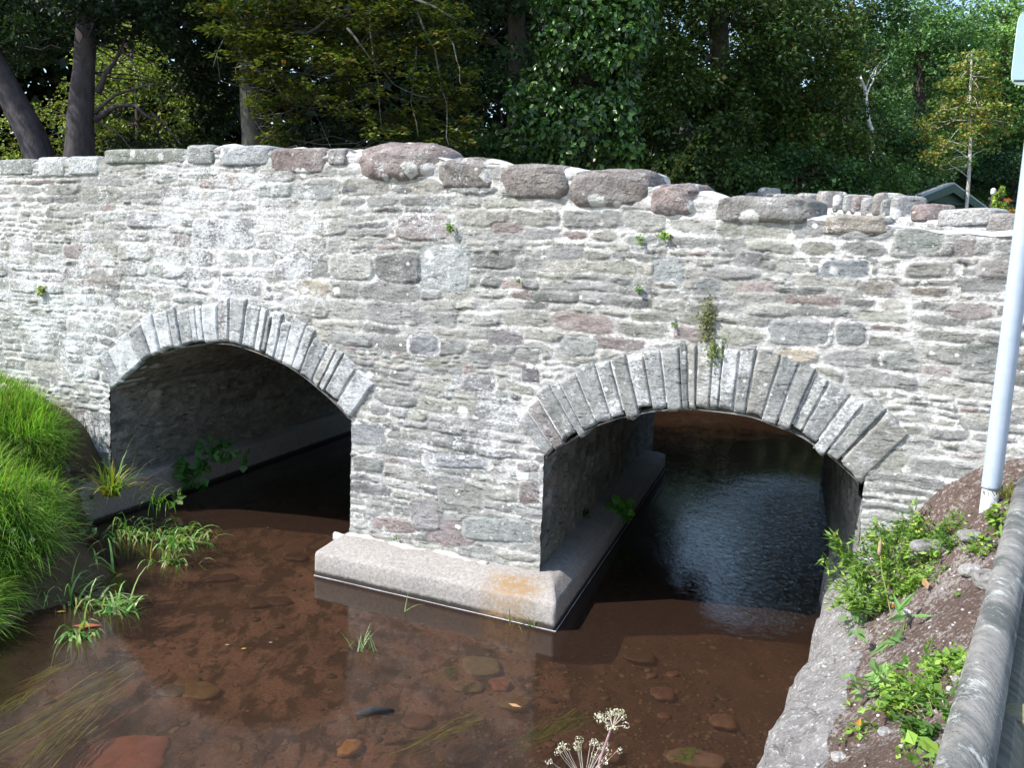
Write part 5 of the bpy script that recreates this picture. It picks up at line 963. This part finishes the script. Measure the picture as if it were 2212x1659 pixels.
# plantain seed head against the dark arch
P = onR(1925, 1330); tpt = atd(1900, 1190, np.linalg.norm(P-C0)*.96); t = thing('plantain_seedhead', 'single tall plantain stalk with a brown seed head before the dark abutment', 'weed', P)
g = Bag(); limb(g, (0, 0, 0), atd(1899, 1200, 5.2)-P, .003, .002, (.28, .3, .1), .03, 3, 8, 0, 5); g.build('stalk', M['twig'], t)
g = Bag(); e = atd(1899, 1200, 5.2)-P; tube(g, [e, e+[0, 0, .02], e+[0, 0, .07], e+[0, 0, .09]], np.array([.004, .011, .010, .003]), 8, (.42, .30, .2)); g.build('seedhead', M['twig'], t)
# loose rocks on the bank
RK = [(2030, 1185, .17, .07, .035, (.27, .26, .25), 'long pale lichen crusted rubble block on the bank below the sign post'), (1985, 1200, .06, .05, .025, (.24, .23, .22), 'small grey rubble stone at the left end of the long pale block'), (2100, 1160, .08, .05, .03, (.27, .26, .25), 'pale stone by the foot of the sign post'), (2150, 1260, .10, .09, .045, (.26, .25, .24), 'grey stone half hidden under the rail'), (2100, 1235, .07, .05, .03, (.4, .38, .37), 'flat grey stone left of the one under the rail'),
      (1915, 1585, .032, .028, .016, (.33, .33, .33), 'round grey pebble by the brown beech leaf'), (2068, 1470, .02, .02, .012, (.35, .32, .3), 'pale pebble within the chickweed'), (1815, 1640, .035, .03, .02, (.42, .4, .38), 'white pebble at the bottom of the concrete edge'), (1960, 1325, .022, .02, .015, (.6, .58, .6), 'white pebble right of the groundsel')]
for k, (x, y, a, b, c, colr, lab) in enumerate(RK):
    P = onR(x, y); V, q = boulder(a, b, c, .6, 0, .06, k+100, 30, 18); o = mk('loose_stone', V, q, M['boulder'], None, colr, {'white': np.full(len(V), -.1), 'edge': np.full(len(V), 5.), 'green': np.zeros(len(V))}, True)
    o.location = P+np.array([0, 0, c*.2]); tag(o, lab, 'stone', 'loose stones on the right bank')
n = 2600; X = rng.uniform(1.2, 4.2, n); Y = rng.uniform(1.5, 6.6, n); X = X+.4*(Y-3)*.3; Z = RB(X, Y); kx = np.interp(Y, REa[::-1, 1], REa[::-1, 0]); ok = (X > kx+.3)&(Z > .4)
Pq = np.stack([X, Y, Z+.10*fbm(X*3, Y*3, 4, 15)+.03*fbm(X*22, Y*22, 4, 16)], 1)[ok]; n = len(Pq); V0, q0 = boulder(1, .8, .6, .8, 0, .06, 5, 8, 6); g = Bag()
sz = rng.uniform(.003, .011, n)*rng.choice([1, 1, 1, 1.8], n); an = rng.uniform(0, 6, n); cc = pal(n, [(.40, .37, .36), (.22, .17, .15), (.55, .53, .52), (.15, .10, .09)])
VV = np.stack([V0[None, :, 0]*np.cos(an)[:, None]-V0[None, :, 1]*np.sin(an)[:, None], V0[None, :, 0]*np.sin(an)[:, None]+V0[None, :, 1]*np.cos(an)[:, None], np.broadcast_to(V0[None, :, 2], (n, len(V0)))], -1)*sz[:, None, None]+Pq[:, None, :]
g.add(VV.reshape(-1, 3), (q0[None]+np.arange(n)[:, None, None]*len(V0)).reshape(-1, 4), c=np.repeat(cc, len(V0), axis=0))
tag(g.build('gravel', M['wetstone'], None, True), 'scatter of fine gravel and chippings over the soil of the right bank', 'gravel', kind='stuff')
n = 5200; X = np.concatenate([rng.uniform(-5.5, 3.2, n//2), rng.normal(1.0, .9, n//2)]); Y = np.concatenate([rng.uniform(2.6, 11, n//2), rng.normal(4.6, 1.0, n//2)]); dens = fbm(X*1.1, Y*1.1, 3, 44)
ok = (dens+.25*sm(-1, 1.5, X)+rng.uniform(-.2, .2, n) > .02); X = X[ok]; Y = Y[ok]; n = len(X)
Zp = -.20-.05*fbm(X*.6, Y*.6, 3, 1)+.03*fbm(X*5, Y*5, 3, 2)-.10*sm(-.5, 1.5, X)
sz = rng.uniform(.008, .020, n)*rng.choice([1, 1, 1.3, 1.8, 3.0], n, p=[.4, .25, .2, .12, .03]); an = rng.uniform(0, 6, n); cc = pal(n, [(.07, .045, .032), (.10, .07, .045), (.045, .034, .026), (.12, .065, .042), (.085, .08, .045), (.025, .02, .016)])
V0, q0 = boulder(1, .75, .38, .8, 0, .10, 15, 10, 7); g = Bag()
VV = np.stack([V0[None, :, 0]*np.cos(an)[:, None]-V0[None, :, 1]*np.sin(an)[:, None], V0[None, :, 0]*np.sin(an)[:, None]+V0[None, :, 1]*np.cos(an)[:, None], np.broadcast_to(V0[None, :, 2], (n, len(V0)))], -1)*sz[:, None, None]+np.stack([X, Y, Zp], 1)[:, None, :]
g.add(VV.reshape(-1, 3), (q0[None]+np.arange(n)[:, None, None]*len(V0)).reshape(-1, 4), c=np.repeat(cc, len(V0), axis=0))
tag(g.build('stream_gravel', M['wetstone'], None, True), 'brown gravel and pebbles of many sizes strewn over the stream bed', 'gravel', kind='stuff')
g = Bag(); n = 520; X = rng.uniform(1.2, 4.4, n); Y = rng.uniform(1.5, 6.6, n); Z = RB(X, Y); kx = np.interp(Y, REa[::-1, 1], REa[::-1, 0]); ok = (X > kx+.25)&(Z > .4); P = np.stack([X, Y, Z+.10*fbm(X*3, Y*3, 4, 15)+.02], 1)[ok]; n = len(P)
blades(g, P, rnd3(n)*[1, 1, .15]+[0, 0, .12], rng.uniform(.03, .13, n), rng.uniform(.003, .009, n), pal(n, [(.30, .22, .13), (.20, .13, .08), (.38, .32, .20), (.12, .08, .05), (.14, .22, .05)]), .5, 3)
n = 420; X = rng.uniform(1.2, 4.4, n); Y = rng.uniform(1.5, 6.6, n); Z = RB(X, Y); kx = np.interp(Y, REa[::-1, 1], REa[::-1, 0]); ok = (X > kx+.3)&(Z > .4)&(fbm(X*2.5, Y*2.5, 3, 72) > -.05); P = np.stack([X, Y, Z+.10*fbm(X*3, Y*3, 4, 15)+.02], 1)[ok]
for p in P[:150]:
    m_ = 7; leaves(g, p+rnd3(m_)*.018, rnd3(m_)*.5+[0, 0, 1], rnd3(m_)+[0, 0, .2], rng.uniform(.015, .035, m_), .014, pal(m_, YG))
tag(g.build('plant_litter', M['leaf'], None), 'scattered straw, dead leaf scraps and minute sprouts over the bare soil of the right bank', 'litter', kind='stuff')
# plants on the wall and under the arches
def sprig(name, label, P0, n, R, L, cols, out, cat='plant', ratio=.7, group=None):
    P0 = np.asarray(P0); g = Bag(); q = rnd3(n)*np.array(R)*rng.uniform(.2, 1, (n, 1)); leaves(g, q, rnd3(n)*.6+np.array(out)*1.0+[0, 0, .5], rnd3(n)+np.array(out)*.6, L*rng.uniform(.6, 1.2, n), L*ratio, pal(n, cols))
    for k in range(5): tube(g, [np.array(-nn*-.02), q[k]*.5, q[k]], .0018, 4, (.12, .12, .05))
    o = g.build(name, M['leaf'], None, False); o.location = P0; tag(o, label, cat, group)
for x, y, n, R, L, cols, lab, nm in ((972, 492, 46, (.03, .03, .045), .03, MG, 'small bright fern tuft beside the purple stone under the red boulder', 'wall_fern'), (1437, 508, 40, (.045, .03, .03), .028, YG, 'yellow green tuft in a joint right of the wall centre, high up', 'wall_fern'), (1382, 517, 22, (.022, .02, .03), .024, YG, 'smaller tuft just left of the high yellow green one', 'wall_fern'), (1378, 624, 26, (.03, .02, .022), .026, MG, 'tiny tuft in mid wall above the right arch', 'wall_fern'), (1120, 607, 12, (.02, .02, .015), .02, MG, 'minute sprout right of the smooth grey slab', 'wall_fern'),
                                  (88, 625, 34, (.05, .03, .06), .05, [(.3, .34, .06), (.2, .3, .05)], 'yellowing sprig hanging on the wall near the left edge', 'wall_fern'), (1528, 690, 200, (.07, .025, .20), .024, [(.14, .15, .05), (.10, .13, .04), (.2, .2, .08)], 'hanging brownish green creeper patch above the crown of the right arch', 'wall_creeper'), (1545, 760, 110, (.10, .025, .12), .024, [(.14, .2, .05), (.2, .22, .06)], 'lower loose end of the creeper over the right arch stones', 'wall_creeper'), (855, 1162, 14, (.02, .02, .02), .02, MG, 'tiny sprout between stones at the foot of the pier', 'wall_fern'), (1455, 700, 14, (.03, .02, .02), .022, MG, 'minute tuft left of the hanging creeper', 'wall_fern')):
    s_, z_ = loc(x, y, -.03); sprig(nm, lab, wl(s_, -.03, z_), n, R, L, cols, -nn)
P = tolocal(atz(1340, 1103, .35)); Pw = wl(.42, 3.0, .55); Pw = atd(1340, 1103, 9.3)
sprig('herb_robert', 'bright green leafy weed growing from the pier footing inside the right arch', Pw, 34, (.17, .12, .09), .12, [(.10, .26, .03), (.07, .19, .025)], -nn, 'weed', .9)
sprig('herb_robert', 'dim small weed nearer the pier inside the right arch', atd(1258, 1110, 8.8), 16, (.07, .06, .07), .07, [(.04, .10, .02)], -nn, 'weed', .9)
P = atd(455, 985, 9.6)
for x, y, n, lab in ((470, 975, 32, 'dark green bramble spray in the shade of the left arch, upper leaves'), (420, 1005, 26, 'dark bramble leaves hanging lower left in the left arch'), (425, 1040, 14, 'lowest bramble leaves near the ledge inside the left arch'), (525, 985, 10, 'small bramble tip at the right of the spray in the left arch')):
    sprig('bramble_spray', lab, atd(x, y, 9.9), n, (.22 if n > 12 else .08, .12, .10), .13, [(.05, .14, .02), (.035, .10, .018)], -nn, 'bramble', .75)
sprig('bramble_spray', 'small lighter three leaved bramble at the water edge of the left footing', atz(385, 1078, .12), 9, (.05, .05, .04), .11, [(.12, .22, .05)], -nn, 'bramble', .6)
for x, y, n, lab in ((60, 1060, 40, 'broad dock like leaves showing through the grass in the middle of the left bank'), (30, 1180, 40, 'leafy weed low in the grass near the left picture edge'), (110, 965, 30, 'small leafy weed high on the left bank among the short grass'), (150, 1130, 60, 'nettle like leafy weeds at the foot of the left bank by the water'), (170, 1165, 26, 'small dull green leafy shoot at the water edge of the left bank'), (175, 940, 16, 'pair of fresh green leaves on the left bank below the wall'), (170, 1080, 30, 'dull leafy weed on the left bank beside the sedge')):
    sprig('bank_weed', lab, onL(x, y)+[0, 0, .06], n, (.16, .12, .12), .075, [(.08, .18, .04), (.05, .11, .025), (.13, .22, .07)], (0, -.3, .8), 'weed', .6)
# dead grass stalks around the sedge
clump('dry_grass', 'dry tan grass stalks arching over the footing around the sedge', atz(290, 1060, .34), 26, .5, .004, [(.34, .28, .14), (.25, .24, .1)], (.10, .08), .8, (.5, -.2, 0), .8, 'grass tuft')
c = onL(8, 862); t = thing('dandelion', 'white dandelion clock on the left bank at the picture edge', 'flower', c); g = Bag(); tube(g, [(0, 0, 0), (0, 0, .12)], .003, 5, (.2, .3, .1)); g.build('stem', M['twig'], t)
g = Bag(); n = 260; d_ = rnd3(n); leaves(g, d_*.008+[0, 0, .13], rnd3(n), d_, .03, .006, np.tile([(.8, .8, .78)], (n, 1))); g.build('seed_head', M['leaf'], t)
# twigs caught beyond the pier
g = Bag(); c = atz(1470, 985, .05)
for k in range(60):
    a = rnd3(1)[0]*[.7, .5, .22]; b = a+rnd3(1)[0]*[.6, .4, .35]; a[2] = abs(a[2])*.3; b[2] = abs(b[2]); limb(g, a, b, .006, .002, random.choice([(.16, .08, .05), (.10, .06, .04), (.22, .15, .1)]), .15, k, 6, 0, 4)
o = g.build('brushwood', M['twig'], None); o.location = c; tag(o, 'tangle of reddish brown flood twigs caught at the far end of the pier footing', 'brushwood')
b1 = atz(1440, 930, .0); tree('waterside_bush', 'olive green bush at the far stream bank seen through the top of the right arch', (b1[0]-2.2, b1[1]+3.5, 0), [((b1[0]-2.2, b1[1]+3.5, 0), .04), ((b1[0]-2.2, b1[1]+3.5, .5), .03)], [((b1[0]-1.9, b1[1]+3.0, .5), (1.1, 1, .6), 50, .25, 60)], .08, [(.08, .11, .02), (.12, .14, .03)], cat='bush')

# angelica with pale seed heads, foreground bottom
def umbel(g, top_, axis, R, n, Lr, seed):
    r_ = np.random.RandomState(seed)
    for k in range(n):
        a = r_.uniform(0, 2*PI); rr = R*math.sqrt(r_.uniform(.05, 1)); p = top_+np.array([rr*math.cos(a), rr*math.sin(a), Lr*(1-.35*(rr/R)**2)*r_.uniform(.85, 1.1)])
        limb(g, top_, p, .0016, .0009, (.42, .36, .30), .04, k, 5, 0, 4)
        m_ = 15; dv = rnd3(m_); leaves(g2, p+dv*.011, dv, rnd3(m_), 0.0068, .006, pal(m_, [(.75, .70, .60), (.62, .58, .42), (.82, .78, .72)]))
ag = thing('angelica_plant', 'wild angelica with two pale seed umbels on purplish stems at the bottom centre', 'plant', atd(1290, 1900, 3.0)); O = np.array(ag.location)
def rel(x, y, d): return atd(x, y, d)-O
g = Bag(); tube(g, [(0, 0, 0), rel(1285, 1700, 3.0), rel(1297, 1640, 3.0), rel(1320, 1575, 3.0), rel(1328, 1568, 3.0)], np.array([.006, .005, .005, .0035, .003]), 8, (.36, .22, .24)); g.build('stem', M['twig'], ag); g = Bag(); tube(g, [rel(1283, 1705, 3.0), rel(1262, 1690, 2.98)], .004, 6, (.36, .22, .24)); g.build('stem', M['twig'], ag)
for nm, (x, y), R, n, Lr, sd_ in (('seed_umbel', (1323, 1572), .055, 17, .045, 1), ('seed_umbel', (1262, 1690), .125, 24, .12, 2)):
    g = Bag(); g2 = Bag(); umbel(g, rel(x, y, 3.0), None, R, n, Lr, sd_); u_ = g.build(nm, M['twig'], ag); g2.build('seed_cluster', M['leaf'], u_)

# ------------------------------------------------------------------ light, sky, camera
az_h = math.radians(41); dh = -us*math.cos(az_h)-nn*math.sin(az_h); EL = math.radians(46)
sdir = dh*math.cos(EL)+np.array([0, 0, math.sin(EL)])
sun = bpy.data.lights.new('sun', 'SUN'); sun.energy = 4.1; sun.angle = math.radians(.5); sun.color = (1, .955, .875)
so = bpy.data.objects.new('sun', sun); COL.objects.link(so)
from mathutils import Vector, Matrix
so.rotation_euler = Vector([float(v) for v in sdir]).to_track_quat('Z', 'Y').to_euler()
w = bpy.data.worlds.new('World'); S.world = w; w.use_nodes = True; nt = w.node_tree; bg = nt.nodes['Background']; bg.inputs[1].default_value = .15
sk = nt.nodes.new('ShaderNodeTexSky'); sk.sky_type = 'NISHITA'; sk.sun_disc = False; sk.sun_elevation = EL; sk.sun_rotation = math.atan2(sdir[0], sdir[1]); sk.dust_density = .5; sk.air_density = 1.2
nt.links.new(sk.outputs[0], bg.inputs[0])
cam = bpy.data.cameras.new('camera'); cam.sensor_width = 36; cam.lens = 36*F/2212; cam.clip_start = .05; cam.clip_end = 600
co = bpy.data.objects.new('camera', cam); COL.objects.link(co)
co.matrix_world = Matrix(((RT[0], UP[0], -fw[0], 0), (RT[1], UP[1], -fw[1], 0), (RT[2], UP[2], -fw[2], H), (0, 0, 0, 1)))
S.camera = co
S.view_settings.view_transform = 'Standard'; S.view_settings.look = 'None'; S.view_settings.exposure = .84; S.view_settings.gamma = 1
S.cycles.max_bounces = 5; S.cycles.diffuse_bounces = 3; S.cycles.glossy_bounces = 2; S.cycles.transmission_bounces = 2; S.cycles.transparent_max_bounces = 6
